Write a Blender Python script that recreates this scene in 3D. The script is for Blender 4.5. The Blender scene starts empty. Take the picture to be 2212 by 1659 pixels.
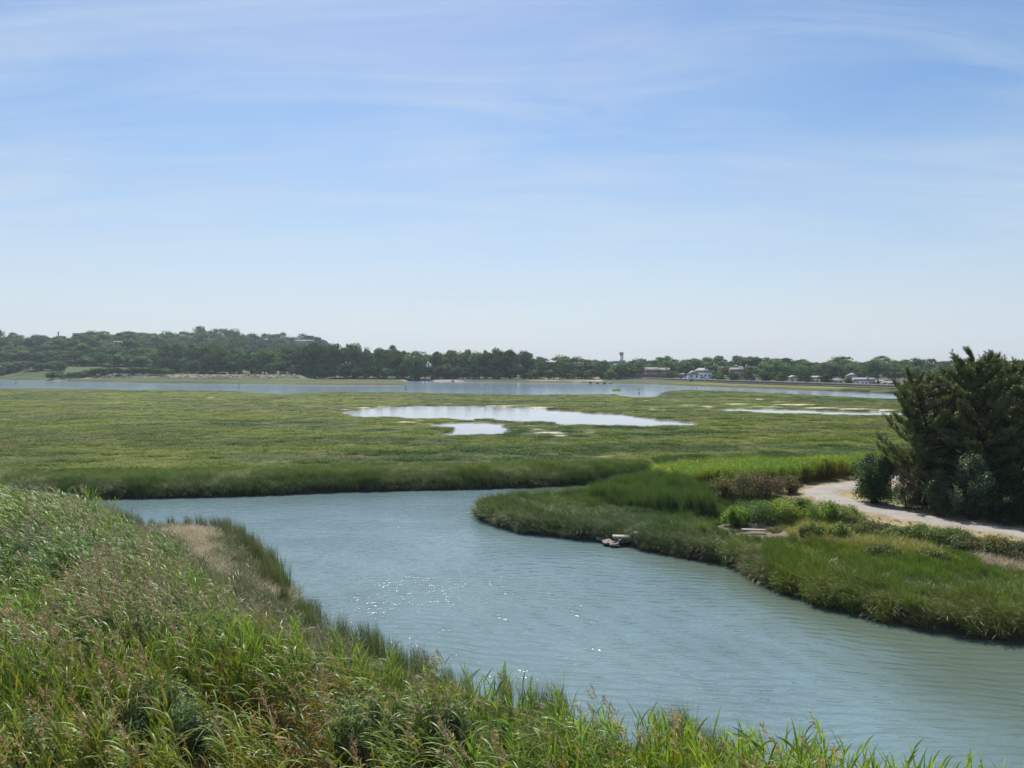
import bpy, math, random
import numpy as np
from mathutils import Vector

R = math.radians
SC = bpy.context.scene
COL = SC.collection
rnd = random.Random(7)
rng = np.random.default_rng(11)

# ------------------------------------------------------------------ camera model
# The photograph is described on a 2212 x 1659 picture: focal 1662 px, horizon at 788.
H, F, CX, YH = 9.0, 1662.0, 1106.0, 788.0

def W(px, py, z=0.0):
    d = (H - z) * F / (py - YH)
    return ((px - CX) / F * d, d)

def at(px, d):
    return (px - CX) / F * d

def zpix(py, d):
    return H - (py - YH) / F * d

def to_pix(x, y, z):
    return CX + F * x / y, YH + F * (H - z) / y

SUN_AZ, SUN_EL = R(-9), R(54)

# ------------------------------------------------------------------ numpy noise
def _hash(ix, iy, seed):
    n = (ix.astype(np.int64) * 374761393 + iy.astype(np.int64) * 668265263 + seed * 144269504) & 0x7fffffff
    n = ((n ^ (n >> 13)) * 1274126177) & 0x7fffffff
    n = n ^ (n >> 16)
    return (n & 0xffff) / 65535.0

def vnoise(x, y, seed=0):
    x = np.asarray(x, float); y = np.asarray(y, float)
    ix = np.floor(x); iy = np.floor(y)
    fx = x - ix; fy = y - iy
    fx = fx * fx * (3 - 2 * fx); fy = fy * fy * (3 - 2 * fy)
    a = _hash(ix, iy, seed); b = _hash(ix + 1, iy, seed)
    c = _hash(ix, iy + 1, seed); d = _hash(ix + 1, iy + 1, seed)
    return (a + (b - a) * fx) * (1 - fy) + (c + (d - c) * fx) * fy

def fbm(x, y, seed=0, oct=4):
    s = 0; a = .5; t = 0
    for k in range(oct):
        s = s + a * vnoise(x, y, seed + k * 17); t += a
        x = x * 2.03 + 5.1; y = y * 2.03 + 1.7; a *= .5
    return s / t

def sstep(a, b, v):
    t = np.clip((v - a) / (b - a), 0, 1)
    return t * t * (3 - 2 * t)

def inside(poly, x, y):
    c = np.zeros(np.shape(x), bool)
    n = len(poly)
    for i in range(n):
        x0, y0 = poly[i]; x1, y1 = poly[(i + 1) % n]
        if y0 == y1: continue
        m = ((y0 > y) != (y1 > y)) & (x < (x1 - x0) * (y - y0) / (y1 - y0) + x0)
        c ^= m
    return c

def sdist(poly, x, y):
    """distance to the polygon's outline, negative inside"""
    d2 = np.full(np.shape(x), 1e18)
    n = len(poly)
    for i in range(n):
        x0, y0 = poly[i]; x1, y1 = poly[(i + 1) % n]
        ex, ey = x1 - x0, y1 - y0
        L = ex * ex + ey * ey + 1e-12
        t = np.clip(((x - x0) * ex + (y - y0) * ey) / L, 0, 1)
        d2 = np.minimum(d2, (x - x0 - t * ex) ** 2 + (y - y0 - t * ey) ** 2)
    d = np.sqrt(d2)
    return np.where(inside(poly, x, y), -d, d)

def pdist(line, x, y):
    d2 = np.full(np.shape(x), 1e18)
    for (x0, y0), (x1, y1) in zip(line[:-1], line[1:]):
        ex, ey = x1 - x0, y1 - y0
        L = ex * ex + ey * ey + 1e-12
        t = np.clip(((x - x0) * ex + (y - y0) * ey) / L, 0, 1)
        d2 = np.minimum(d2, (x - x0 - t * ex) ** 2 + (y - y0 - t * ey) ** 2)
    return np.sqrt(d2)

def smooth_line(pts, n=6):
    """Catmull-Rom through the points"""
    out = []
    P = [pts[0]] + list(pts) + [pts[-1]]
    for i in range(1, len(P) - 2):
        p0, p1, p2, p3 = [np.array(q, float) for q in P[i - 1:i + 3]]
        for k in range(n):
            t = k / n
            out.append(tuple(.5 * (2 * p1 + (p2 - p0) * t + (2 * p0 - 5 * p1 + 4 * p2 - p3) * t * t + (3 * p1 - p0 - 3 * p2 + p3) * t ** 3)))
    out.append(tuple(pts[-1]))
    return out

# ------------------------------------------------------------------ plan of the place
NEAR_BANK = [(-75, 43), (-55, 45), (-40, 46.5), (-28, 45.5), (-23.5, 42.6), (-19.5, 40.6), (-16.5, 40.4), (-13.7, 39), (-11.0, 35),
             (-8.8, 30.7), (-6.9, 27), (-5, 24.6), (-2.5, 21.8), (.7, 19.3), (4.3, 16.6), (7.3, 14.6), (10, 12.8), (13, 10.5), (16, 7), (20, 0), (24, -12)]
FAR_BANK = [(-75, 47), (-55, 49), (-40, 50.5), (-26, 51.6), (-19, 52.5), (-10, 54.6), (-.2, 56), (6.8, 58), (11, 58.6)]
SPIT = [(12, 56.8), (7, 52.2), (4, 49.8), (0, 48.2), (-1.6, 47.4), (-2.1, 46.2), (-1.7, 44.6), (-.4, 42.4), (.8, 40.9), (2.5, 40.1), (4.5, 39.1), (5.6, 38.9),
        (6.2, 37.6), (7.4, 36.4), (8.8, 35.4), (10.1, 33.6), (10.3, 31.2), (11.2, 29.2), (12.8, 27), (14.5, 25.7), (16.5, 24.9), (22, 23), (30, 18), (40, 8), (52, -12)]
near_l = smooth_line(NEAR_BANK, 4); far_l = smooth_line(FAR_BANK, 4); spit_l = smooth_line(SPIT, 4)
CREEK = near_l + spit_l[::-1] + far_l[::-1]

riv_low = [W(*p, 1.15) for p in [(-500, 833), (0, 837), (150, 838), (300, 840), (450, 841.5), (560, 845), (600, 848), (640, 846.5), (700, 843), (800, 844.5), (900, 845), (1000, 848),
           (1150, 850), (1280, 849.5), (1340, 849), (1355, 851.5), (1372, 854.5), (1430, 854), (1446, 853)]]
riv_low2 = [W(*p, 1.1) for p in [(1420, 849.5), (1412, 846.5), (1430, 843.2), (1480, 839.6), (1550, 841.5), (1650, 845.5), (1750, 849.8), (1800, 852.5), (1850, 854.8), (1925, 858.5), (2000, 861), (2400, 872)]]
riv_up = [W(*p, 0) for p in [(2400, 866), (1925, 850.5), (1800, 846), (1650, 840), (1500, 834), (1400, 830), (1320, 828.5), (1200, 827.5), (1100, 826), (1000, 824.5), (885, 822.6)]]
riv_pen = [W(*p, 0) for p in [(878, 825), (890, 828.6), (872, 832), (700, 831.5), (500, 829.5), (300, 827), (200, 825), (100, 822.5), (0, 820), (-500, 810)]]
RIVER = riv_low + riv_low2 + riv_up + riv_pen
def PP(l, z=.95): return [W(a, b, z) for a, b in l]
ISLET = PP([(1316, 842), (1330, 840), (1345, 841.3), (1346, 843.4), (1325, 844)], .2)
POOL_A = PP([(738, 888), (770, 884), (800, 881), (822, 877), (870, 876), (905, 873.5), (950, 874.5), (1010, 874.5), (1060, 876.5), (1110, 877.5), (1160, 881), (1215, 884), (1270, 889), (1340, 892.5),
             (1380, 897), (1410, 902), (1440, 905), (1505, 910.5), (1488, 917), (1430, 919), (1390, 920.5), (1330, 917.5), (1260, 914), (1200, 911.5), (1150, 908.5), (1100, 908), (1060, 903.5), (1010, 905),
             (960, 902), (900, 903), (850, 899), (800, 899.5), (765, 896.5), (752, 893)])
POOL_B = PP([(934, 914), (965, 910.5), (1010, 909), (1060, 911), (1102, 913), (1082, 919), (1092, 925), (1078, 934), (1040, 935.5), (1000, 937), (955, 937), (975, 931), (992, 927), (978, 921), (948, 919)])
POOL_C = PP([(1545, 881), (1600, 880.5), (1680, 882), (1760, 883.5), (1800, 886.5), (1900, 887.5), (2020, 889), (2020, 895), (1900, 894.5), (1800, 893.5), (1730, 892.5), (1650, 889.5), (1580, 886.5)])
POOL_D = PP([(1385, 882.5), (1410, 881.5), (1440, 883.2), (1432, 885), (1400, 884.4)])
POOLS = [POOL_A, POOL_B, POOL_C, POOL_D]
# bare salt mud on the marsh: px, py, half width, half height (picture px), brightness
MUD = [(880, 912, 26, 2.6, .9), (905, 908, 14, 1.6, .7), (1190, 934, 40, 2.2, .9), (1212, 941, 24, 3.2, 1), (1165, 927, 22, 1.6, .9), (1225, 916, 30, 1.8, .8), (1290, 934, 12, 1.6, .7), (1180, 919, 60, 1.6, .5), (1340, 965, 16, 1.5, .6),
       (1385, 920, 28, 1.8, .8), (1330, 919, 20, 1.5, .8), (452, 858, 14, 1.3, 1), (1130, 905.5, 40, 1.6, .7), (830, 878, 20, 1.6, .8), (790, 880.5, 22, 1.6, .9), (1170, 879.5, 40, 1.7, .8), (1090, 876.3, 60, 1.4, .8),
       (1720, 874, 60, 1.8, .9), (1680, 866.5, 12, 1.2, 1), (1640, 862, 10, 1.1, .8), (1590, 872.5, 30, 1.7, .8), (1530, 878, 22, 1.7, .7), (1840, 883.5, 46, 1.9, 1), (1900, 885.6, 36, 1.7, 1), (1770, 880.6, 40, 1.7, .9), (1655, 878.3, 40, 1.4, .8),
       (1790, 890, 10, .9, .9), (1850, 866, 12, 1, .5), (1905, 874, 10, 1.1, .6), (2000, 872, 12, 1.1, .6), (1490, 874.5, 20, 1.2, .6), (1400, 865, 9, 1, .5), (1230, 860, 8, .9, .5), (740, 884, 14, 1.3, .9), (720, 889, 8, 1.4, .7),
       (500, 905, 30, 1.6, .25), (160, 935, 40, 1.8, .2), (60, 900, 30, 1.5, .35), (10, 905, 18, 1.6, .5), (300, 985, 40, 2.2, .25), (1050, 968, 30, 1.6, .3), (1760, 928, 40, 1.6, .3), (1640, 945, 50, 1.8, .25), (250, 870, 60, 1.1, .25)]

PATH = [W(2330, 1013, 1.6), W(2130, 1020, 1.6), W(1960, 1032, 1.6), W(1850, 1047, 1.6), W(1790, 1056, 1.6), W(1772, 1063, 1.6), W(1790, 1074, 1.6), W(1840, 1087, 1.6), W(1900, 1101, 1.6), W(1970, 1115, 1.6), W(2060, 1130, 1.6), W(2160, 1143, 1.6), W(2300, 1163, 1.6), W(2500, 1185, 1.6)]
path_l = smooth_line(PATH, 8)

# vegetation zones of the right shore, outlined on the ground as seen (base of the plants)
Z_TALL = [(1285, 1090), (1310, 1062), (1350, 1048), (1440, 1050), (1545, 1078), (1540, 1122), (1450, 1116), (1370, 1105)]
Z_REED = [(1400, 1046), (1480, 1034), (1600, 1028), (1720, 1024), (1860, 1020), (1960, 1016), (2100, 1010), (2100, 1020), (1960, 1028), (1860, 1038), (1760, 1045), (1690, 1052), (1600, 1058), (1500, 1062), (1440, 1056)]
Z_HAY = [(1690, 1128), (1760, 1131), (1850, 1147), (1940, 1166), (2020, 1192), (2010, 1212), (1930, 1204), (1840, 1190), (1760, 1174), (1712, 1160)]
Z_MUD = [(1540, 1138), (1590, 1126), (1650, 1130), (1706, 1150), (1712, 1168), (1660, 1168), (1600, 1158)]
Z_STRAW = [(2095, 1204), (2140, 1190), (2200, 1184), (2300, 1186), (2300, 1240), (2200, 1240), (2130, 1224)]
Z_WEED = [(1560, 1098), (1640, 1086), (1730, 1078), (1760, 1086), (1850, 1104), (1950, 1124), (2060, 1141), (2160, 1152), (2300, 1166), (2300, 1192), (2180, 1184), (2080, 1180), (1960, 1162), (1850, 1142), (1760, 1128), (1640, 1122), (1570, 1118)]
# reeds on the near bank (plan) and the straw shelf beside the water
REEDS = [(-46, 44), (-33, 41.4), (-26.9, 40.2), (-21.6, 38.4), (-17.6, 34.2), (-15.1, 31.2), (-12.4, 28.7), (-10.6, 25.8), (-8.2, 22.1), (-6.7, 20.2), (-5.5, 19.0), (-3.9, 18.2), (-2.1, 17.2), (0, 15.9), (1.4, 14.9), (3.2, 13.5), (4.7, 12.8), (6.0, 12.3), (7.3, 11.8), (8.8, 11.0), (10.5, 8.6), (11, 4), (11, 2), (-46, 2)]
SHELF = [(-17.5, 39.8), (-13.9, 38.3), (-11.3, 34.3), (-9.2, 30.2), (-7.6, 27.2), (-6.2, 24.8), (-7.6, 22.8), (-10.2, 26.2), (-12.2, 29.2), (-14.9, 31.8), (-17.4, 34.8)]

def in_pix(zone, x, y, z):
    px, py = to_pix(x, y, z)
    return inside(zone, px, py)

def px_of(x, y): return CX + F * x / np.maximum(y, 1.0)

WALL_LINE = [W(1330, 819.5, 1), W(1400, 821, 1), W(1536, 826, 1), W(1810, 835, 1), W(1947, 840, 1), W(2300, 853, 1)]

def height(x, y, detail=True):
    """ground level of the whole place; also returns distances used for colouring"""
    x = np.asarray(x, float); y = np.asarray(y, float)
    px = px_of(x, y)
    z = .86 + .10 * (fbm(x * .12, y * .12, 3) - .5) + .10 * (fbm(x * .9, y * .9, 9, 3) - .5)
    # creek
    wob = .5 * (fbm(x * .55, y * .55, 21, 3) - .5) + .2 * (fbm(x * 2.3, y * 2.3, 22, 2) - .5)
    sc = np.where((y < 75), sdist(CREEK, x, y), 99.0) + wob
    # the right shore rises to the path and pines; the near bank rises to the viewer
    right = sstep(2, 9, x) * sstep(62, 50, y)
    z = z + right * .75 * sstep(3, 12, sc)
    pdp = pdist(path_l, x, y)
    near = (x < 18) & (y < 48) & (sc > 0) & inside(REEDS + [(-80, -20), (-80, 46)], x, y)
    z = z - np.where((y < 42) & (x < 9), .15 * sstep(1, 3, sc), 0)
    bank = sstep(-.1, .55, sc) * .62 + sstep(.3, 2.6, sc) * .38
    z = np.where(sc < 3, -.12 + (z + .12) * bank, z)
    z = np.where(sc < 0, -.12 - np.minimum(-sc * .5, 2.0), z)
    # flatten under the path
    pf = sstep(2.6, 1.5, pdp)
    z = z * (1 - pf) + 1.58 * pf
    # far land
    d = y
    sr = sdist(RIVER, x, y) + 3.0 * (fbm(x * .05, y * .05, 31, 3) - .5)
    berm = sstep(690, 640, px) * (2.5 * sstep(418, 436, d)) * sstep(4, 22, sr)
    z = z + berm
    leftrise = sstep(420, 250, px) * 8.5 * sstep(450, 610, d) + sstep(760, 420, px) * 2.0 * sstep(445, 560, d)
    z = z + leftrise
    z = z + sstep(680, 760, px) * sstep(1400, 1300, px) * 2.2 * sstep(430, 475, d)
    z = z + sstep(1330, 1400, px) * 1.6 * sstep(330, 460, d)
    hx = x - at(455, 850); hd = d - 850
    z = z + 18 * np.exp(-(hx / 125) ** 2 - (hd / 150) ** 2) * sstep(560, 720, d)
    hx = x - at(40, 760); hd = d - 760
    z = z + 9 * np.exp(-(hx / 110) ** 2 - (hd / 120) ** 2) * sstep(560, 680, d)
    z = z + 2.5 * sstep(470, 700, d) * sstep(1300, 1500, px)
    z = np.where(sr < 6, -.1 + (z + .1) * sstep(0, 3.0, sr), z)
    z = np.where(sr < 0, -.1 - np.minimum(-sr * .2, 1.5), z)
    isl = sdist(ISLET, x, y)
    z = np.where(isl < 0, .45, z)
    # pools in the marsh
    sp = np.full(x.shape, 99.0)
    m = (y > 85) & (y < 185)
    if m.any():
        v = sp[m]
        for p in POOLS: v = np.minimum(v, sdist(p, x[m], y[m]))
        v = v + 1.5 * (fbm(x[m] * .16, y[m] * .3, 41, 3) - .5)
        sp[m] = v
    z = np.where(sp < 1.2, .56 + (z - .56) * sstep(.1, 1.2, sp), z)
    return z, sc, sr, sp, pdp

def hz(x, y):
    return height(np.atleast_1d(np.asarray(x, float)), np.atleast_1d(np.asarray(y, float)))[0]

def h1(x, y): return float(hz(x, y)[0])

# ------------------------------------------------------------------ object helpers
def tag(o, label=None, cat=None, group=None, kind=None):
    if label: o['label'] = label
    if cat: o['category'] = cat
    if group: o['group'] = group
    if kind: o['kind'] = kind
    return o

def thing(name, label, cat, loc, rz=0.0, group=None):
    o = bpy.data.objects.new(name, None); COL.objects.link(o)
    o.location = loc; o.rotation_euler = (0, 0, rz); o.empty_display_size = .3
    return tag(o, label, cat, group)

def npmesh(name, V, Fq, mat=None, col=None, smooth=False):
    V = np.asarray(V, np.float32).reshape(-1, 3)
    me = bpy.data.meshes.new(name)
    me.vertices.add(len(V)); me.vertices.foreach_set('co', V.ravel())
    if isinstance(Fq, np.ndarray):
        k = Fq.shape[1]
        me.loops.add(Fq.size); me.loops.foreach_set('vertex_index', Fq.astype(np.int32).ravel())
        me.polygons.add(len(Fq))
        me.polygons.foreach_set('loop_start', np.arange(0, Fq.size, k, dtype=np.int32))
    else:
        idx = [i for f in Fq for i in f]
        me.loops.add(len(idx)); me.loops.foreach_set('vertex_index', np.array(idx, np.int32))
        st = np.cumsum([0] + [len(f) for f in Fq])[:-1]
        me.polygons.add(len(Fq)); me.polygons.foreach_set('loop_start', st.astype(np.int32))
    if smooth: me.polygons.foreach_set('use_smooth', np.ones(len(me.polygons), bool))
    me.update(calc_edges=True); me.validate()
    if col is not None:
        c = np.ones((len(V), 4), np.float32); c[:, :3] = col
        a = me.attributes.new('col', 'FLOAT_COLOR', 'POINT'); a.data.foreach_set('color', c.ravel())
    if mat: me.materials.append(mat)
    return me

def link(name, me, parent=None, loc=None):
    o = bpy.data.objects.new(name, me); COL.objects.link(o)
    if parent: o.parent = parent
    if loc: o.location = loc
    return o

class MB:
    """collects plain solids into one mesh"""
    def __init__(s): s.v = []; s.f = []
    def add(s, vs, fs):
        b = len(s.v); s.v += [tuple(q) for q in vs]; s.f += [tuple(i + b for i in f) for f in fs]; return s
    def box(s, x0, x1, y0, y1, z0, z1):
        return s.add([(x0, y0, z0), (x1, y0, z0), (x1, y1, z0), (x0, y1, z0), (x0, y0, z1), (x1, y0, z1), (x1, y1, z1), (x0, y1, z1)],
                     [(3, 2, 1, 0), (4, 5, 6, 7), (0, 1, 5, 4), (1, 2, 6, 5), (2, 3, 7, 6), (3, 0, 4, 7)])
    def lathe(s, prof, n=16, c=(0, 0)):
        vs = []; fs = []
        for r, z in prof:
            for k in range(n):
                a = 2 * math.pi * k / n; vs.append((c[0] + r * math.cos(a), c[1] + r * math.sin(a), z))
        for i in range(len(prof) - 1):
            for k in range(n):
                fs.append((i * n + k, i * n + (k + 1) % n, (i + 1) * n + (k + 1) % n, (i + 1) * n + k))
        fs.append(tuple(range(n - 1, -1, -1))); fs.append(tuple((len(prof) - 1) * n + k for k in range(n)))
        return s.add(vs, fs)
    def tube(s, p, q, r0, r1, n=6):
        p = Vector(p); q = Vector(q); a = (q - p).normalized()
        u = a.orthogonal().normalized(); w = a.cross(u)
        vs = [tuple(c + (u * math.cos(2 * math.pi * k / n) + w * math.sin(2 * math.pi * k / n)) * r) for c, r in ((p, r0), (q, r1)) for k in range(n)]
        fs = [(k, (k + 1) % n, n + (k + 1) % n, n + k) for k in range(n)] + [tuple(range(n - 1, -1, -1)), tuple(range(n, 2 * n))]
        return s.add(vs, fs)
    def gable(s, x0, x1, y0, y1, z0, z1, along='x', ov=.25, th=.12):
        """gable roof as a closed solid, ridge along x or y"""
        if along == 'x':
            ym = (y0 + y1) / 2
            pr = [(y0 - ov, z0), (y1 + ov, z0), (ym, z1)]
            vs = [(x, a, b) for x in (x0 - ov, x1 + ov) for a, b in pr]
        else:
            xm = (x0 + x1) / 2
            pr = [(x0 - ov, z0), (x1 + ov, z0), (xm, z1)]
            vs = [(a, y, b) for y in (y0 - ov, y1 + ov) for a, b in pr]
        return s.add(vs, [(0, 1, 2), (5, 4, 3), (0, 3, 4, 1), (1, 4, 5, 2), (2, 5, 3, 0)])
    def hip(s, x0, x1, y0, y1, z0, z1, ov=.3):
        x0 -= ov; x1 += ov; y0 -= ov; y1 += ov; w = min(x1 - x0, y1 - y0) / 2; ym = (y0 + y1) / 2
        return s.add([(x0, y0, z0), (x1, y0, z0), (x1, y1, z0), (x0, y1, z0), (x0 + w, ym, z1), (x1 - w, ym, z1)],
                     [(3, 2, 1, 0), (0, 1, 5, 4), (1, 2, 5), (2, 3, 4, 5), (3, 0, 4)])
    def mesh(s, name, mat, smooth=False): return npmesh(name, s.v, s.f, mat, None, smooth)
    def build(s, name, mat, parent=None, smooth=False, loc=None): return link(name, s.mesh(name, mat, smooth), parent, loc)

# ------------------------------------------------------------------ materials
def nmat(name):
    m = bpy.data.materials.new(name); m.use_nodes = True
    nt = m.node_tree; nt.nodes.clear()
    return m, nt, nt.nodes.new('ShaderNodeOutputMaterial')

def ramp(nt, fac, stops):
    r = nt.nodes.new('ShaderNodeValToRGB'); el = r.color_ramp.elements
    while len(el) < len(stops): el.new(.5)
    for e, (p, c) in zip(el, stops):
        e.position = p; e.color = (*c, 1) if len(c) == 3 else c
    nt.links.new(fac, r.inputs[0]); return r.outputs[0]

def mathn(nt, op, a, b=None, c=None):
    n = nt.nodes.new('ShaderNodeMath'); n.operation = op
    for i, v in enumerate((a, b, c)):
        if v is None: continue
        if isinstance(v, (int, float)): n.inputs[i].default_value = v
        else: nt.links.new(v, n.inputs[i])
    return n.outputs[0]

def mixc(nt, fac, a, b, mode='MIX'):
    n = nt.nodes.new('ShaderNodeMix'); n.data_type = 'RGBA'; n.blend_type = mode
    for s, v in ((n.inputs['Factor'], fac), (n.inputs[6], a), (n.inputs[7], b)):
        if isinstance(v, (int, float)): s.default_value = v
        elif isinstance(v, tuple): s.default_value = (*v, 1)
        else: nt.links.new(v, s)
    return n.outputs[2]

def noise(nt, vec, scale, detail=4, rough=.55, dist=0.0):
    n = nt.nodes.new('ShaderNodeTexNoise'); n.inputs['Scale'].default_value = scale
    n.inputs['Detail'].default_value = detail; n.inputs['Roughness'].default_value = rough; n.inputs['Distortion'].default_value = dist
    if vec is not None: nt.links.new(vec, n.inputs['Vector'])
    return n.outputs['Fac']

def geo_pos(nt): return nt.nodes.new('ShaderNodeNewGeometry').outputs['Position']

def mapping(nt, vec, scale=(1, 1, 1), rot=(0, 0, 0)):
    n = nt.nodes.new('ShaderNodeMapping'); n.inputs['Scale'].default_value = scale; n.inputs['Rotation'].default_value = rot
    nt.links.new(vec, n.inputs['Vector']); return n.outputs[0]

def leaf_mat(name, trans=.35, rough=.5, spec=.4, inst=True, vary=0.0, tr_tint=(1.15, 1.25, .55)):
    """foliage: own colour 'col', times the tint of its clump; lets some light through"""
    m, nt, out = nmat(name); L = nt.links.new
    a = nt.nodes.new('ShaderNodeAttribute'); a.attribute_name = 'col'; c = a.outputs['Color']
    if inst:
        t = nt.nodes.new('ShaderNodeAttribute'); t.attribute_type = 'INSTANCER'; t.attribute_name = 'tint'
        c = mixc(nt, 1.0, c, t.outputs['Color'], 'MULTIPLY')
    if vary:
        oi = nt.nodes.new('ShaderNodeObjectInfo')
        hs = nt.nodes.new('ShaderNodeHueSaturation')
        L(c, hs.inputs['Color'])
        L(mathn(nt, 'MULTIPLY_ADD', oi.outputs['Random'], .06 * vary, .5 - .03 * vary), hs.inputs['Hue'])
        r2 = mathn(nt, 'FRACT', mathn(nt, 'MULTIPLY', oi.outputs['Random'], 17.31))
        L(mathn(nt, 'MULTIPLY_ADD', r2, .7 * vary, 1 - .35 * vary), hs.inputs['Value'])
        c = hs.outputs[0]
    p = nt.nodes.new('ShaderNodeBsdfPrincipled'); L(c, p.inputs['Base Color'])
    p.inputs['Roughness'].default_value = rough; p.inputs['Specular IOR Level'].default_value = spec
    if trans:
        tr = nt.nodes.new('ShaderNodeBsdfTranslucent'); L(mixc(nt, 1.0, c, tr_tint, 'MULTIPLY'), tr.inputs['Color'])
        mx = nt.nodes.new('ShaderNodeMixShader'); mx.inputs[0].default_value = trans
        L(p.outputs[0], mx.inputs[1]); L(tr.outputs[0], mx.inputs[2]); L(mx.outputs[0], out.inputs['Surface'])
    else: L(p.outputs[0], out.inputs['Surface'])
    return m

def plain(name, c, rough=.7, var=.15, scale=3.0, metal=0.0, spec=.3, bump=0.0):
    m, nt, out = nmat(name); L = nt.links.new
    p = nt.nodes.new('ShaderNodeBsdfPrincipled')
    tc = nt.nodes.new('ShaderNodeTexCoord').outputs['Object']
    f = noise(nt, tc, scale, 5)
    L(ramp(nt, f, [(.25, tuple(v * (1 - var) for v in c)), (.75, tuple(min(1, v * (1 + var)) for v in c))]), p.inputs['Base Color'])
    p.inputs['Roughness'].default_value = rough; p.inputs['Metallic'].default_value = metal; p.inputs['Specular IOR Level'].default_value = spec
    if bump:
        b = nt.nodes.new('ShaderNodeBump'); b.inputs['Strength'].default_value = bump; L(f, b.inputs['Height']); L(b.outputs[0], p.inputs['Normal'])
    L(p.outputs[0], out.inputs['Surface']); return m

M = {}
M['reed'] = leaf_mat('reed_leaf', .4, .46, .38)
M['grass'] = leaf_mat('marsh_grass', .2, .45, .45)
M['lowgrass'] = leaf_mat('low_marsh_grass', .2, .7, .12)
M['straw'] = leaf_mat('dry_straw', .15, .6, .3, tr_tint=(1.0, .97, .85))
M['tree'] = leaf_mat('tree_leaf', .22, .8, .06, inst=False, vary=.7)
M['bush'] = leaf_mat('bush_leaf', .36, .55, .25, inst=False, vary=.25)
M['pine'] = leaf_mat('pine_needle', .14, .45, .5, inst=False)
M['bark'] = plain('bark', (.09, .07, .055), .9, .4, 6, bump=.4)
M['darkbark'] = plain('pine_bark', (.045, .036, .03), .9, .4, 8, bump=.5)
M['rock'] = plain('rock', (.19, .17, .15), .85, .4, 4, bump=.5)
M['darkrock'] = plain('dark_rock', (.1, .09, .08), .8, .4, 4, bump=.5)
M['driftwood'] = plain('driftwood', (.3, .27, .22), .85, .25, 6)
M['white'] = plain('white_paint', (.72, .73, .74), .5, .06, 2)
M['cream'] = plain('cream_siding', (.6, .56, .47), .6, .08, 2)
M['greywall'] = plain('grey_siding', (.3, .31, .34), .7, .08, 2)
M['mauvewall'] = plain('mauve_siding', (.33, .28, .3), .7, .08, 2)
M['brick'] = plain('red_brick', (.27, .14, .11), .8, .2, 3)
M['shingle'] = plain('grey_shingle', (.26, .25, .26), .8, .18, 2)
M['brownroof'] = plain('brown_shingle', (.19, .165, .155), .8, .18, 2)
M['darkroof'] = plain('dark_shingle', (.13, .13, .14), .75, .18, 2)
M['greenroof'] = plain('green_copper', (.35, .42, .34), .6, .12, 2)
M['glass'] = plain('window_glass', (.03, .035, .04), .08, .1, 1, spec=.8)
M['redband'] = plain('red_paint', (.32, .13, .13), .5, .06, .5)
M['wall'] = plain('seawall_concrete', (.2, .18, .17), .9, .3, .6)
M['fence'] = plain('brown_fence', (.14, .105, .095), .8, .15, 1.5)
M['pole'] = plain('weathered_pole', (.2, .17, .14), .85, .2, 3)
M['carwhite'] = plain('car_white', (.75, .76, .78), .25, .04, 1, spec=.6)
M['cardark'] = plain('car_dark', (.05, .055, .065), .3, .1, 1, spec=.6)
M['tyre'] = plain('tyre_rubber', (.02, .02, .02), .8, .1, 4)
M['buoy'] = plain('buoy_paint', (.08, .04, .035), .5, .15, 2)
M['metal'] = plain('bright_metal', (.85, .78, .6), .12, .02, 1, metal=1.0)

# ground: colour of the place itself is stored per vertex, fine break-up in the shader
def ground_mat():
    m, nt, out = nmat('ground_soil'); L = nt.links.new
    a = nt.nodes.new('ShaderNodeAttribute'); a.attribute_name = 'col'
    pos = geo_pos(nt)
    n1 = noise(nt, mapping(nt, pos, (1, 1.6, 1)), .9, 8, .68)
    n2 = noise(nt, pos, 7.0, 5, .7)
    c = mixc(nt, 1.0, a.outputs['Color'], ramp(nt, n1, [(.3, (.62, .64, .6)), (.5, (1, 1, 1)), (.72, (1.5, 1.45, 1.3))]), 'MULTIPLY')
    c = mixc(nt, 1.0, c, ramp(nt, n2, [(.3, (.7, .7, .7)), (.7, (1.3, 1.3, 1.3))]), 'MULTIPLY')
    p = nt.nodes.new('ShaderNodeBsdfPrincipled'); L(c, p.inputs['Base Color'])
    p.inputs['Roughness'].default_value = .95; p.inputs['Specular IOR Level'].default_value = .1
    b = nt.nodes.new('ShaderNodeBump'); b.inputs['Strength'].default_value = .7; b.inputs['Distance'].default_value = .15
    L(mathn(nt, 'ADD', n1, mathn(nt, 'MULTIPLY', n2, .4)), b.inputs['Height']); L(b.outputs[0], p.inputs['Normal'])
    L(p.outputs[0], out.inputs['Surface']); return m
M['ground'] = ground_mat()

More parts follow.
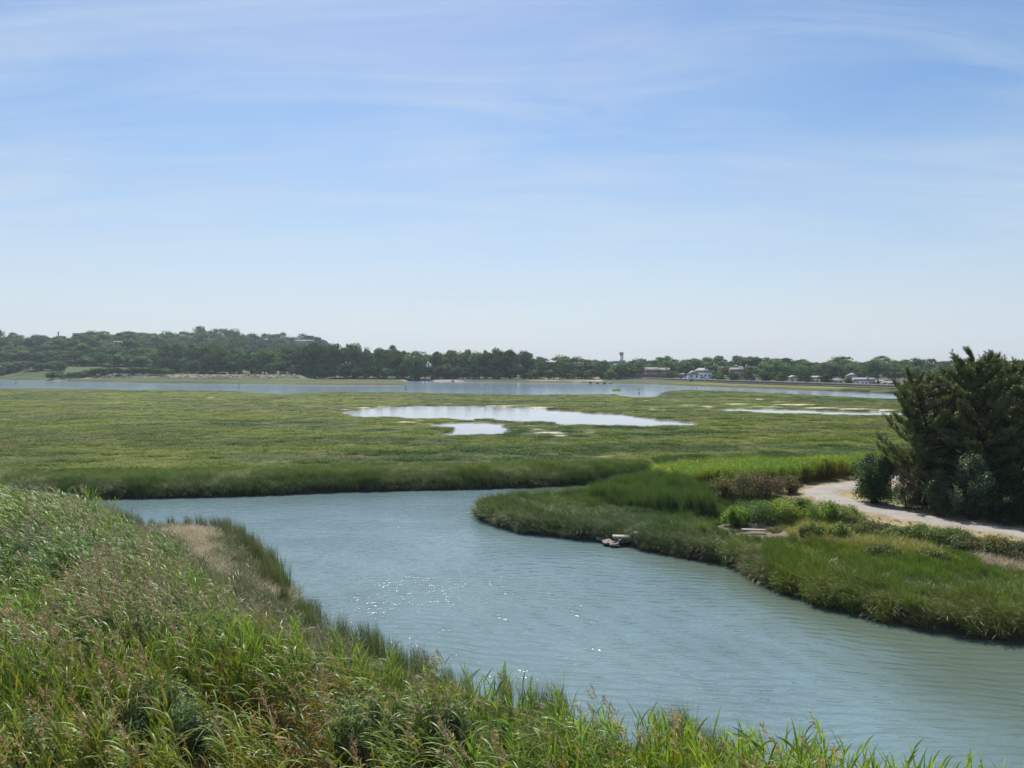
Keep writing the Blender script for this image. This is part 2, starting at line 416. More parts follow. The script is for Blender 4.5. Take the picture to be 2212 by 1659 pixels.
def water_mat(name, base, amp, scale, rough, calm=False, aniso=2.6, rot=.12):
    m, nt, out = nmat(name); L = nt.links.new
    pos = geo_pos(nt)
    # a slow warp keeps the crests from running dead straight
    w1 = nt.nodes.new('ShaderNodeTexNoise'); w1.inputs['Scale'].default_value = .09 * scale; w1.inputs['Detail'].default_value = 2
    L(pos, w1.inputs['Vector'])
    va = nt.nodes.new('ShaderNodeVectorMath'); va.operation = 'MULTIPLY_ADD'
    L(w1.outputs['Color'], va.inputs[0]); va.inputs[1].default_value = (5 / scale, 5 / scale, 0); L(pos, va.inputs[2])
    wp = va.outputs[0]
    h1_ = noise(nt, mapping(nt, wp, (1, aniso, 1), (0, 0, rot)), 1.15 * scale, 3, .55)
    h2_ = noise(nt, mapping(nt, wp, (1, aniso * .9, 1), (0, 0, rot - .5)), 2.6 * scale, 3, .6)
    h3_ = noise(nt, mapping(nt, wp, (1, aniso * .6, 1), (0, 0, rot + .8)), 6.5 * scale, 2, .5)
    def wv(sc_, ang, dist):
        w = nt.nodes.new('ShaderNodeTexWave'); w.wave_type = 'BANDS'; w.bands_direction = 'Y'; w.inputs['Scale'].default_value = sc_ * scale; w.inputs['Distortion'].default_value = dist
        w.inputs['Detail'].default_value = 2; w.inputs['Detail Scale'].default_value = 1.4; L(mapping(nt, wp, (.45, 1, 1), (0, 0, ang)), w.inputs['Vector']); return w.outputs['Fac']
    nearf = nt.nodes.new('ShaderNodeMapRange'); nearf.inputs[1].default_value = 22; nearf.inputs[2].default_value = 44; nearf.inputs[3].default_value = .62; nearf.inputs[4].default_value = 1.0
    sxy = nt.nodes.new('ShaderNodeSeparateXYZ'); L(pos, sxy.inputs[0]); L(sxy.outputs[1], nearf.inputs[0])
    h4_ = mathn(nt, 'ADD', mathn(nt, 'MULTIPLY', wv(.62, rot, 3.5), .5), mathn(nt, 'MULTIPLY', wv(.9, rot + .55, 3.0), .3))
    hh = mathn(nt, 'ADD', mathn(nt, 'MULTIPLY', h1_, .34), mathn(nt, 'ADD', mathn(nt, 'MULTIPLY', h2_, .20), mathn(nt, 'MULTIPLY', h3_, .075)))
    hh = mathn(nt, 'MULTIPLY', hh, nearf.outputs[0])
    hh = mathn(nt, 'ADD', hh, mathn(nt, 'MULTIPLY', h4_, mathn(nt, 'MULTIPLY_ADD', nearf.outputs[0], -.5, .53)))
    b = nt.nodes.new('ShaderNodeBump'); b.inputs['Distance'].default_value = amp; b.inputs['Strength'].default_value = 1.0
    if calm:   # lee of the right bank: smaller ripples
        sx = nt.nodes.new('ShaderNodeSeparateXYZ'); L(pos, sx.inputs[0])
        q = mathn(nt, 'ADD', mathn(nt, 'MULTIPLY', sx.outputs[0], .8), mathn(nt, 'MULTIPLY', sx.outputs[1], .25))
        q = mathn(nt, 'ADD', q, mathn(nt, 'MULTIPLY', noise(nt, pos, .35, 3), 3.0))
        k = nt.nodes.new('ShaderNodeMapRange'); k.inputs[1].default_value = 13.2; k.inputs[2].default_value = 17.6; k.inputs[3].default_value = 1.0; k.inputs[4].default_value = .68
        k.interpolation_type = 'SMOOTHSTEP'; L(q, k.inputs[0])
        gust = ramp(nt, noise(nt, mapping(nt, pos, (1, 1.8, 1)), .16, 3), [(.35, (.72,) * 3), (.65, (1.0,) * 3)])
        hh = mathn(nt, 'MULTIPLY', hh, mathn(nt, 'MULTIPLY', k.outputs[0], gust))
    L(hh, b.inputs['Height'])
    p = nt.nodes.new('ShaderNodeBsdfPrincipled')
    wc = ramp(nt, noise(nt, pos, .12 * scale, 3), [(.3, tuple(v * .85 for v in base)), (.7, tuple(v * 1.15 for v in base))])
    if calm:   # olive tone mixed into the water by the right bank
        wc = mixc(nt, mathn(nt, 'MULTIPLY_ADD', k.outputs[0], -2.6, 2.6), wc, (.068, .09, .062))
    L(wc, p.inputs['Base Color'])
    p.inputs['Roughness'].default_value = rough; p.inputs['IOR'].default_value = 1.333; p.inputs['Specular IOR Level'].default_value = .8
    L(b.outputs[0], p.inputs['Normal']); L(p.outputs[0], out.inputs['Surface']); return m
M['creek'] = water_mat('creek_water', (.104, .156, .165), .17, 1.0, .05, calm=True)
M['river'] = water_mat('river_water', (.16, .23, .28), .05, .3, .12, aniso=2.0)
M['pool'] = water_mat('pool_water', (.27, .27, .30), .012, .5, .03, aniso=3)

def gravel_mat():
    m, nt, out = nmat('path_gravel'); L = nt.links.new
    pos = geo_pos(nt)
    n1 = noise(nt, pos, .8, 5, .6); n2 = noise(nt, pos, 14, 4, .7)
    c = mixc(nt, 1.0, ramp(nt, n1, [(.3, (.19, .17, .15)), (.7, (.27, .25, .225))]), ramp(nt, n2, [(.3, (.7,) * 3), (.7, (1.25,) * 3)]), 'MULTIPLY')
    p = nt.nodes.new('ShaderNodeBsdfPrincipled'); L(c, p.inputs['Base Color']); p.inputs['Roughness'].default_value = .9
    b = nt.nodes.new('ShaderNodeBump'); b.inputs['Strength'].default_value = .6; b.inputs['Distance'].default_value = .05; L(n2, b.inputs['Height']); L(b.outputs[0], p.inputs['Normal'])
    L(p.outputs[0], out.inputs['Surface']); return m
M['gravel'] = gravel_mat()

# ------------------------------------------------------------------ ground sheet
def marsh_colour(x, y):
    """grass colour of the marsh, in broad drifts"""
    n1 = fbm(x * .022, y * .045, 51, 4); n2 = fbm(x * .07 + 9, y * .16, 52, 4); n3 = fbm(x * .3, y * .5, 53, 3)
    t = np.stack([np.full_like(n1, .12), np.full_like(n1, .152), np.full_like(n1, .04)], -1)
    def mixin(t, c, f): return t * (1 - f[..., None]) + np.array(c) * f[..., None]
    t = mixin(t, (.06, .108, .03), sstep(.46, .6, n1) * .9)
    t = mixin(t, (.18, .205, .035), sstep(.5, .62, n2) * .8)
    t = mixin(t, (.15, .125, .065), sstep(.58, .72, 1 - n2 + (n3 - .5) * .3) * .55)
    t = mixin(t, (.2, .21, .10), sstep(.62, .74, n3 + (n1 - .5) * .5) * .5)
    return t * (.91 + .18 * n3[..., None])

def mud_amount(x, y, z):
    px, py = to_pix(x, y, z)
    a = np.zeros_like(x)
    for mx, my, w, h, b in MUD:
        q = ((px - mx) / w) ** 2 + ((py - my) / h) ** 2
        a = np.maximum(a, b * sstep(1.25, .6, q + .9 * (fbm(px * .12, py * .9, 61, 3) - .5)))
    return a

def build_ground():
    U = np.arange(-1.02, 1.021, .0046); T = np.exp(np.arange(math.log(8.0), math.log(5200.0), .0064))
    uu, tt = np.meshgrid(U, T)
    x = uu * tt; y = tt - 12
    X, Y = x.ravel(), y.ravel()
    z, sc, sr, sp, pdp = height(X, Y)
    Yc = np.maximum(Y, 4)
    px, py = to_pix(X, Yc, z)
    c = marsh_colour(X, Y) * .8
    def mixin(c, col, f): return c * (1 - f[:, None]) + np.array(col) * f[:, None]
    nn = fbm(X * .5, Y * .5, 71, 4)
    far = sstep(335, 365, Y)
    fm = fbm(X * .05, Y * .12, 74, 4)
    c = mixin(c, (.055, .075, .034), far)
    nd = fbm(X * .02, Y * .05, 73, 4)
    c = c * (1 + far * 1.1 * (fm - .5))[:, None]
    c = mixin(c, (.032, .046, .02), sstep(560, 640, Y + 40 * (fm - .5)) * .9)
    c = mixin(c, (.09, .08, .048), far * (Y < 600) * sstep(.46, .6, nd) * .8)
    # near bank litter, right shore soil
    c = mixin(c, (.10, .068, .045), sstep(48, 42, Y) * (X < 14) * inside(REEDS, X, Y))
    c = mixin(c, (.2, .18, .11), 1.0 * inside(SHELF, X, Y))
    c = mixin(c, (.52, .46, .36), 1.0 * inside(SHELF, X, Y) * (pdist([(-16.0, 38.4), (-14.8, 35.6), (-13.1, 33.2), (-11.0, 30.0), (-9.6, 28.6)], X, Y) + 3.2 * (nn - .5) < .9))
    rs = (sstep(2, 6, X) * sstep(64, 56, Y))
    c = mixin(c, (.07, .085, .03), rs * .8)
    c = mixin(c, (.24, .195, .12), sstep(3.1, 1.9, pdp + .9 * (nn - .5)) * .9)
    c = mixin(c, (.16, .135, .11), 1.0 * inside(Z_MUD, px, py) * sstep(.25, .4, nn) * (Y < 60))
    c = mixin(c, (.34, .29, .22), 1.0 * inside(Z_STRAW, px, py) * (Y < 60))
    c = mixin(c, (.2, .2, .06), 1.0 * inside(Z_HAY, px, py) * (Y < 60))
    # wet mud of the banks
    c = mixin(c, (.05, .042, .03), sstep(.9, .35, sc + .5 * (nn - .5)))
    c = mixin(c, (.07, .06, .04), sstep(5, 1.5, sr) * (1 - far))
    beach = sstep(7, 2.5, sr) * (Y > 405) * (px > 870) * (px < 1370) * np.maximum(sstep(1015, 985, px), .8 * sstep(.52, .6, fbm(X * .08, Y * .08, 78, 3)))
    c = mixin(c, (.07, .062, .05), sstep(8, 3, sr) * (Y > 405) * (px > 985) * (px < 1370))  # dark rocks plus bank shadow under the trees, painted into the ground
    c = mixin(c, (.24, .21, .17), beach)
    strip = sstep(424, 428, Y + 6 * (nd - .5)) * sstep(440, 434, Y + 6 * (nd - .5)) * (px < 665) * sstep(.38, .5, fbm(X * .12, Y * .3, 77, 3))
    c = mixin(c, (.2, .18, .14), strip * .7)
    bl = sstep(450, 436, Y) * far * (px > 1090) * (px < 1300) * sstep(.5, .6, fbm(X * .06, Y * .1, 79, 3))
    c = mixin(c, (.3, .25, .2), bl)
    c = mixin(c, (.42, .38, .31), mud_amount(X, Yc, .95) * (Y > 60) * (Y < 260))
    c = mixin(c, (.3, .27, .25), sstep(.6, -.3, sp))
    c = mixin(c, (.06, .05, .03), sstep(1.1, .7, sp) * sstep(.25, .55, sp) * sstep(.42, .6, nn))
    c = mixin(c, (.07, .095, .035), 1.0 * (sdist(ISLET, X, Y) < 2))
    n, k = uu.shape
    i = np.arange((n - 1) * k).reshape(n - 1, k)[:, :-1].ravel()
    Fq = np.stack([i, i + 1, i + k + 1, i + k], 1)
    o = link('ground', npmesh('ground', np.stack([X, Y, z], 1), Fq, M['ground'], c, True))
    tag(o, kind='structure', label='salt marsh ground with muddy creek banks', cat='ground')
build_ground()

def sheet(name, poly, z, mat, label):
    o = link(name, npmesh(name, [(a, b, z) for a, b in poly], [tuple(range(len(poly)))], mat))
    return tag(o, label, 'water', kind='structure')

sheet('creek', [(-90, 30), (-90, 60), (16, 64), (70, 40), (70, -14), (18, -14), (-2, 8)], 0, M['creek'], 'rippled grey blue tidal creek winding between green banks')
sheet('river', [(-620, 225), (-20, 215), (260, 190), (330, 240), (230, 300), (90, 480), (-620, 900)], 0.0, M['river'], 'broad pale blue river beyond the marsh')
for i, (p, lab) in enumerate(zip(POOLS, ['long silvery pool in the middle of the marsh', 'short silvery pool in front of the long one', 'thin bright pool reaching behind the pines', 'tiny pale puddle between the two long pools'])):
    xs = [q[0] for q in p]; ys = [q[1] for q in p]; e = 1.6
    cx_, cy_ = sum(xs) / len(xs), sum(ys) / len(ys)
    n = len(p); q2 = []
    for j in range(n):   # grown outline, the ground closes over its rim
        ax, ay = p[j - 1]; bx, by = p[(j + 1) % n]; tx, ty = bx - ax, by - ay; L_ = math.hypot(tx, ty)
        s = 1 if sum(p[k - 1][0] * p[k][1] - p[k][0] * p[k - 1][1] for k in range(n)) > 0 else -1
        q2.append((p[j][0] + s * ty / L_ * e, p[j][1] - s * tx / L_ * e))
    sheet('pool', q2, .72, M['pool'], lab)

def build_path():
    l = path_l; V = []; n = 9
    for i, (x, y) in enumerate(l):
        x0, y0 = l[max(i - 1, 0)]; x1, y1 = l[min(i + 1, len(l) - 1)]
        tx, ty = x1 - x0, y1 - y0; q = math.hypot(tx, ty); nx, ny = -ty / q, tx / q
        for k in range(n):
            w = (k / (n - 1) - .5) * (2.0 + .5 * math.sin(i * .9) * (abs(k - 4) == 4) + .3 * rnd.random() * (abs(k - 4) == 4))
            V.append((x + nx * w, y + ny * w, 1.60 + .05 * (1 - (abs(k - 4) / 4) ** 2) - (.06 if abs(k - 4) == 4 else 0)))
    i = np.arange((len(l) - 1) * n).reshape(-1, n)[:, :-1].ravel()
    o = link('path', npmesh('path', V, np.stack([i, i + 1, i + n + 1, i + n], 1), M['gravel'], None, True))
    tag(o, 'pale gravel path curving round the pines', 'path', kind='structure')
build_path()

# ------------------------------------------------------------------ blades
def blades(base, az, length, width, tilt, bend, segs, tipw=.1, twist=0.0, power=1.2, basew=.7):
    """ribbons that start at base, lean by tilt from upright and bend over; returns verts (n,(segs+1)*2,3)"""
    n = len(base)
    s = np.linspace(0, 1, segs + 1)
    th = tilt[:, None] + bend[:, None] * s[None] ** power
    mid = (th[:, 1:] + th[:, :-1]) / 2
    ds = (length / segs)[:, None]
    r = np.concatenate([np.zeros((n, 1)), np.cumsum(np.sin(mid) * ds, 1)], 1)
    zz = np.concatenate([np.zeros((n, 1)), np.cumsum(np.cos(mid) * ds, 1)], 1)
    ca, sa = np.cos(az)[:, None], np.sin(az)[:, None]
    P = np.stack([base[:, 0:1] + r * ca, base[:, 1:2] + r * sa, base[:, 2:3] + zz], -1)
    prof = np.where(s < .35, basew + (1 - basew) * s / .35, tipw + (1 - tipw) * (1 - ((s - .35) / .65) ** 1.6))
    w = width[:, None] * prof[None] * .5
    tw = (np.asarray(twist) * np.ones(n))[:, None] * np.ones_like(s)[None]
    # width direction: horizontal across the blade, turned by twist towards its normal
    side = np.stack([-sa * np.ones_like(th), ca * np.ones_like(th), np.zeros_like(th)], -1)
    nor = np.stack([-np.cos(th) * ca, -np.cos(th) * sa, np.sin(th)], -1)
    wd = side * np.cos(tw)[..., None] + nor * np.sin(tw)[..., None]
    A = P - wd * w[..., None]; B = P + wd * w[..., None]
    return np.stack([A, B], 2).reshape(n, (segs + 1) * 2, 3)

def strip_faces(n, segs, off=0):
    k = (segs + 1) * 2
    f = np.array([[2 * i, 2 * i + 1, 2 * i + 3, 2 * i + 2] for i in range(segs)])
    return (off + np.arange(n)[:, None, None] * k + f[None]).reshape(-1, 4)

class Acc:
    def __init__(s): s.V = []; s.F = []; s.C = []; s.n = 0
    def strips(s, V, segs, col):
        n, k, _ = V.shape
        s.F.append(strip_faces(n, segs, s.n)); s.V.append(V.reshape(-1, 3))
        c = np.broadcast_to(col[:, None, :] if col.ndim == 2 else col, (n, k, 3)).reshape(-1, 3)
        s.C.append(c); s.n += n * k
    def quads(s, V, col):
        n = len(V); s.F.append(s.n + np.arange(n * 4).reshape(n, 4)); s.V.append(V.reshape(-1, 3))
        s.C.append(np.repeat(col, 4, 0)); s.n += n * 4
    def mesh(s, name, mat):
        return npmesh(name, np.concatenate(s.V), np.concatenate(s.F), mat, np.concatenate(s.C))

def jit(c, n, g, v=.2):
    c = np.asarray(c, float)[None] * (1 + v * (g.random((n, 1)) * 2 - 1)) * (1 + v * .4 * (g.random((n, 3)) * 2 - 1))
    return np.clip(c, 0, 1)

WIND = math.pi   # the wind lays everything towards -x

def reed_clump(seed, nst=8, plume=.4, upright=False, dead=.2, hm=2.5):
    g = np.random.default_rng(seed); A = Acc()
    for k in range(nst):
        a = g.random() * 6.28; r = .38 * math.sqrt(g.random())
        bx, by = r * math.cos(a), r * math.sin(a)
        isdead = g.random() < dead; plumed = (not isdead) and g.random() < plume
        h = hm * (1 + .13 * g.standard_normal()) * (1.1 if plumed else 1)
        if isdead: h *= .55 + .3 * g.random()
        laz = WIND + .45 * g.standard_normal(); lk = (.03 + .1 * g.random()) if upright else (.08 + .16 * g.random())
        # stem
        base = np.array([[bx, by, 0.]])
        stem = blades(base, np.array([laz]), np.array([h]), np.array([.016]), np.array([lk * .3]), np.array([lk * 1.9]), 6, .35, g.random() * 1.5, 1.4, 1)
        sc_ = np.array([.13, .09, .05]) if isdead else np.array([.115, .12, .045])
        low = np.array([.15, .10, .06]); tt = np.repeat(np.linspace(0, 1, 7), 2)[:, None]
        A.strips(stem, 6, (low * (1 - tt ** .7) + sc_ * tt ** .7)[None])
        cen = (stem[0, 0::2] + stem[0, 1::2]) / 2
        def pt(t): 
            i = np.clip(t * 6, 0, 5.999); j = i.astype(int); f = (i - j)[:, None]
            return cen[j] * (1 - f) + cen[j + 1] * f
        nl = 3 if isdead else int(g.integers(10, 14))
        t = np.sort(.32 + (.54 if plumed else .64) * g.random(nl) ** .8)
        az = WIND + g.standard_normal(nl) * (.95 if upright else .6)
        flip = g.random(nl) < (.35 if upright else .12); az = np.where(flip, az + math.pi, az)
        ln = (.40 + .30 * g.random(nl)) * (1.05 - .35 * np.abs(t - .7))
        if upright:
            ti = .22 + .22 * g.random(nl); be = .25 + .7 * g.random(nl) ** 2
        else:
            ti = .45 + .35 * g.random(nl); be = .7 + .8 * g.random(nl)
        wd = .026 + .016 * g.random(nl)
        lv = blades(pt(t), az, ln, wd, ti, be, 5, .06, g.standard_normal(nl) * .55, 1.1, .5)
        c = jit((.168, .238, .058), nl, g, .26)
        yel = g.random(nl) < .03 + .14 * (t < .5); c[yel] = jit((.30, .23, .05), int(yel.sum()), g, .25)
        if isdead: c = jit((.25, .16, .09), nl, g, .3)
        A.strips(lv, 5, c)
        if plumed:
            top = cen[-1]; d = cen[-1] - cen[-2]; d = d / np.linalg.norm(d)
            d = d + np.array([-.22, 0, -.05]); d /= np.linalg.norm(d)
            L_ = .26 + .12 * g.random(); m = 30
            u = g.random(m)
            b = top[None] - .05 * d + d[None] * (u * L_)[:, None]
            paz = WIND + g.standard_normal(m) * 1.1
            env = np.sin(np.pi * np.clip(u * .85 + .12, 0, 1))
            pl = blades(b, paz, (.05 + .09 * g.random(m)) * (.5 + .8 * env), np.full(m, .016), .45 + .35 * g.random(m), .5 + .9 * g.random(m), 2, .3, g.standard_normal(m), 1, .5)
            A.strips(pl, 2, jit((.30, .22, .185), m, g, .22))
    return A

def tuft(seed, n=46, rad=.32, h=.8, w=.016, lean=.25, bend=.5, col=(.10, .16, .045), dry=.1, segs=3, windy=.7):
    g = np.random.default_rng(seed); A = Acc()
    a = g.random(n) * 6.28; r = rad * np.sqrt(g.random(n))
    b = np.stack([r * np.cos(a), r * np.sin(a), np.zeros(n) - .03], 1)
    az = np.where(g.random(n) < windy, WIND + g.standard_normal(n) * .7, g.random(n) * 6.28)
    hh = h * (.65 + .5 * g.random(n))
    V = blades(b, az, hh, w * (.7 + .6 * g.random(n)), lean * (.3 + g.random(n)), bend * (.4 + 1.2 * g.random(n)), segs, .08, g.standard_normal(n) * .7, 1.4, .8)
    c = jit(col, n, g, .25); k = g.random(n) < dry; c[k] = jit((.30, .25, .13), int(k.sum()), g, .25)
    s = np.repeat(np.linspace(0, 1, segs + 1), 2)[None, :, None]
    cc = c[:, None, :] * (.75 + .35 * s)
    A.strips(V, segs, cc); return A

def scatter(name, meshes, x, y, z, idx, scl, rot, tint, label, cat, sink=0.0):
    """a mass of plants: one object whose points carry clumps"""
    n = len(x)
    me = bpy.data.meshes.new(name)
    me.vertices.add(n); me.vertices.foreach_set('co', np.stack([x, y, z - sink], 1).astype(np.float32).ravel())
    def put(nm, typ, arr, key='vector'):
        a = me.attributes.new(nm, typ, 'POINT'); a.data.foreach_set(key, np.ascontiguousarray(arr).ravel())
    put('rot', 'FLOAT_VECTOR', rot.astype(np.float32)); put('scl', 'FLOAT_VECTOR', scl.astype(np.float32))
    put('idx', 'INT', idx.astype(np.int32), 'value')
    t4 = np.ones((n, 4), np.float32); t4[:, :3] = tint
    put('tint', 'FLOAT_COLOR', t4, 'color')
    c = bpy.data.collections.new(name + '_clumps')
    for i, m in enumerate(meshes): c.objects.link(bpy.data.objects.new(f'{name}_clump_{i:02d}', m))
    ng = bpy.data.node_groups.new(name + '_spread', 'GeometryNodeTree')
    ng.interface.new_socket('Geometry', in_out='INPUT', socket_type='NodeSocketGeometry'); ng.interface.new_socket('Geometry', in_out='OUTPUT', socket_type='NodeSocketGeometry')
    N = ng.nodes.new; L = ng.links.new
    gi = N('NodeGroupInput'); go = N('NodeGroupOutput'); ip = N('GeometryNodeInstanceOnPoints'); ci = N('GeometryNodeCollectionInfo')
    ci.inputs['Collection'].default_value = c; ci.inputs['Separate Children'].default_value = True; ci.inputs['Reset Children'].default_value = True
    def na(nm, typ):
        q = N('GeometryNodeInputNamedAttribute'); q.data_type = typ; q.inputs['Name'].default_value = nm
        return [s for s in q.outputs if s.enabled and s.name == 'Attribute'][0]
    L(gi.outputs[0], ip.inputs['Points']); L(ci.outputs[0], ip.inputs['Instance']); ip.inputs['Pick Instance'].default_value = True
    L(na('idx', 'INT'), ip.inputs['Instance Index']); L(na('rot', 'FLOAT_VECTOR'), ip.inputs['Rotation']); L(na('scl', 'FLOAT_VECTOR'), ip.inputs['Scale'])
    L(ip.outputs[0], go.inputs[0])
    o = link(name, me); md = o.modifiers.new('spread', 'NODES'); md.node_group = ng
    return tag(o, label, cat, kind='stuff')

def rand_pts(n, x0, x1, y0, y1, g):
    return x0 + (x1 - x0) * g.random(n), y0 + (y1 - y0) * g.random(n)

def rots(n, g, rz=.35, tip=.1):
    return np.stack([g.standard_normal(n) * tip, g.standard_normal(n) * tip, g.standard_normal(n) * rz], 1)

# ------------------------------------------------------------------ reeds of the near bank
def near_reeds():
    g = np.random.default_rng(101)
    ms = [reed_clump(200 + i, 8, [.0, .0, .08, .18, .32, .5][i % 6], False, .2).mesh('reed_clump', M['reed']) for i in range(12)]      # 0-11 blown over
    ms += [reed_clump(300 + i, 8, [.0, .0, .08, .2][i % 4], True, .3).mesh('reed_clump', M['reed']) for i in range(8)]                      # 12-19 upright
    ms += [reed_clump(340 + i, 12, 0, True, 1.0, 2.1).mesh('reed_clump', M['reed']) for i in range(4)]                                      # 20-23 dead brown stems
    x, y = rand_pts(16500, -40, 13, 8, 46, g)
    k = inside(REEDS, x, y) & (np.abs(x) < .76 * y + 3); x, y = x[k], y[k]
    z, sc, *_ = height(x, y)
    k = (sc > .35); x, y, z, sc = x[k], y[k], z[k], sc[k]
    n = len(x)
    # height: stand lower at its edge and in drifts
    hm = .72 + .34 * fbm(x * .18, y * .18, 111, 3) + .12 * (fbm(x * .7, y * .7, 112, 2) - .5)
    hm *= .8 + .2 * sstep(.1, 1.6, sdist(REEDS, x, y) * -1)
    up = fbm(x * .22 + 4, y * .3, 113, 3) + .23 * sstep(19, 13.5, y) * (.35 + .65 * np.maximum(sstep(-3, -7, x), sstep(1, 4, x))) - .12 * sstep(22, 30, y) + (g.random(n) - .5) * .42
    plm = fbm(x * .3, y * .3, 114, 3) + (g.random(n) - .5) * .3 - .02 - .22 * sstep(24, 31, y) * sstep(-12, -17, x) - .08 * sstep(0, 4, x)
    gap = fbm(x * .35, y * .35, 115, 3) + .16 * sstep(18, 12.5, y) * sstep(-1, -6, x)
    order_a = np.array([0, 6, 1, 7, 2, 8, 3, 9, 4, 10, 5, 11]); order_b = np.array([12, 16, 13, 17, 14, 18, 15, 19])
    ia = order_a[np.clip(((plm - .3) / .4 * 12).astype(int), 0, 11)]
    ib = order_b[np.clip(((plm - .3) / .4 * 8).astype(int), 0, 7)]
    idx = np.where(up > .56, ib, ia)
    dead = (gap > .615) & (g.random(n) < .8)
    idx = np.where(dead, 20 + g.integers(0, 4, n), idx); hm = np.where(dead, hm * .8, hm)
    s = hm * (.92 + .16 * g.random(n))
    scl = np.stack([s * .95, s * .95, s], 1)
    t1 = fbm(x * .12, y * .12, 116, 3)[:, None]; t2 = fbm(x * .5, y * .5, 117, 3)[:, None]
    tint = np.array([[.92, .98, .95]]) + (t1 - .5) * np.array([[.5, .3, -.1]]) + (t2 - .5) * np.array([[.5, .4, .1]]) + np.array([[.07, .05, -.06]])
    warm = (sstep(20, 13.5, y) * sstep(6, -6, x))[:, None]; brt = (sstep(17, 13, y) * sstep(-3, 4, x))[:, None]
    tint = tint * (1 - warm * np.array([[-.06, .08, .25]])) * (1 + brt * np.array([[.12, .12, -.15]]))
    tint = np.clip(tint * (.85 + .3 * g.random((n, 1))), .3, 1.9)
    scatter('reeds', ms, x, y, z, idx, scl, rots(n, g, .3, .05), tint, 'tall windblown green reeds with brown plumes on the near bank', 'reeds', .03)
near_reeds()

GREY = (.13, .165, .075); FRESH = (.105, .17, .04)
PALE = [(-16.0, 38.4), (-14.8, 35.6), (-13.1, 33.2), (-11.0, 30.0), (-9.6, 28.6)]
def bank_grass():
    """cord grass of both creek banks and the right shore"""
    g = np.random.default_rng(131)
    ms = [tuft(400 + i, 60, .3, .85, .017, .25, .55, FRESH, .06).mesh('grass_tuft', M['grass']) for i in range(5)]          # 0-4 upright
    ms += [tuft(420 + i, 60, .34, .95, .017, .7, 1.1, (.12, .16, .06), .12).mesh('grass_tuft', M['grass']) for i in range(5)]  # 5-9 laid over
    ms += [tuft(440 + i, 44, .3, 1.9, .024, .12, .3, (.11, .165, .05), .1, 4).mesh('grass_tuft', M['grass']) for i in range(4)]  # 10-13 tall sedge
    ms += [tuft(460 + i, 70, .42, .7, .017, 1.15, .5, (.21, .22, .07), .25).mesh('grass_tuft', M['grass']) for i in range(4)]   # 14-17 combed flat
    ms += [tuft(480 + i, 40, .28, 1.15, .014, .12, .25, (.10, .14, .06), .2).mesh('grass_tuft', M['grass']) for i in range(4)]   # 18-21 thin, upright, at the water
    # right shore and far bank
    x1, y1 = rand_pts(62000, -4, 52, 21, 66, g)
    x2, y2 = rand_pts(30000, -48, 16, 50, 64, g)
    x3, y3 = rand_pts(30000, -30, 17, 8, 48, g)
    x = np.concatenate([x1, x2, x3]); y = np.concatenate([y1, y2, y3]); src = np.repeat([1, 2, 3], [len(x1), len(x2), len(x3)])
    k = np.abs(x) < .76 * y + 3; x, y, src = x[k], y[k], src[k]
    z, sc, sr, sp, pdp = height(x, y)
    n = len(x); px, py = to_pix(x, y, z)
    rr = g.random(n)
    nf = fbm(x * .4, y * .4, 141, 3); nb = fbm(x * .15, y * .15, 142, 3)
    far_side = inside(far_l + [(11, 70), (-75, 70)], x, y)
    spit_side = inside(spit_l + [(80, -12), (80, 66), (12, 66)], x, y)
    near_side = inside(near_l + [(24, -20), (-80, -20), (-80, 43)], x, y)
    keep = np.zeros(n, bool); idx = np.zeros(n, int); s = np.ones(n); tint = np.ones((n, 3))
    ok = sc > .1
    # far bank: dense tall fringe thinning into the marsh
    m = ok & far_side & (src == 2) & (sc < 8) & (rr < 1.0 * sstep(9, 4, sc) + .0)
    keep |= m; e = sstep(.2, 1.2, sc)
    idx = np.where(m, np.where(nf + (g.random(n) - .5) * .3 > .5, g.integers(0, 5, n), g.integers(5, 10, n)), idx)
    s = np.where(m, (.48 + .42 * nf) * (1.0 - .4 * sstep(1.2, 6, sc)), s)
    tint = np.where(m[:, None], np.where((sc < 1.5)[:, None], np.array([.78, .82, .85]), np.array([1.28, 1.2, 1.05])), tint)  # darker tint by the water paints shade onto the grey green bank face
    # right shore
    mud = inside(Z_MUD, px, py); hay = inside(Z_HAY, px, py); straw = inside(Z_STRAW, px, py); tall = inside(Z_TALL, px + 70 * (nb - .5) + 46 * (nf - .5), py + 24 * (nf - .5)) & (rr < .30 + .8 * nf); reed = inside(Z_REED, px, py)
    m = ok & spit_side & (src == 1) & (pdp > 1.5) & (rr < .95)
    m &= ~(mud & (nf > .3)) & ~(straw & (rr > .15)) & ~(reed & (rr > .3))
    m &= ~((pdp < 2.2) & (rr > .35))
    keep |= m
    low = sstep(.9, .3, nb + .2 * (nf - .5))
    fresh = (nf * .6 + nb * .5 + (g.random(n) - .5) * .25) > .54
    ii = np.where(fresh, g.integers(0, 5, n), g.integers(5, 10, n))
    ii = np.where((sc < 1.4) & (nf > .5), g.integers(5, 10, n), ii)
    ss = np.where(sc < 1.5 + nf, .62 + .4 * nb, .34 + .36 * nb * nf * 2)
    ii = np.where(tall, g.integers(10, 14, n), ii); ss = np.where(tall, .25 + .48 * nf, ss)
    ii = np.where(hay, g.integers(14, 18, n), ii); ss = np.where(hay, .9 + .4 * nf, ss)
    ss = ss * (.3 + .7 * sstep(1.8, 6.5, pdp)) * np.where(inside([(1490, 1118), (1735, 1118), (1760, 1195), (1560, 1195)], px, py), .5, 1.0)
    idx = np.where(m, ii, idx); s = np.where(m, ss, s)
    tt = np.stack([.92 + .5 * (nb - .5), .98 + .25 * (nb - .5), .85 - .4 * (nb - .5)], 1)
    grey = ((sc < 1.8) & (nf > .47))[:, None]
    tt = np.where(grey, tt * np.array([1.25, 1.1, 1.5]), tt)
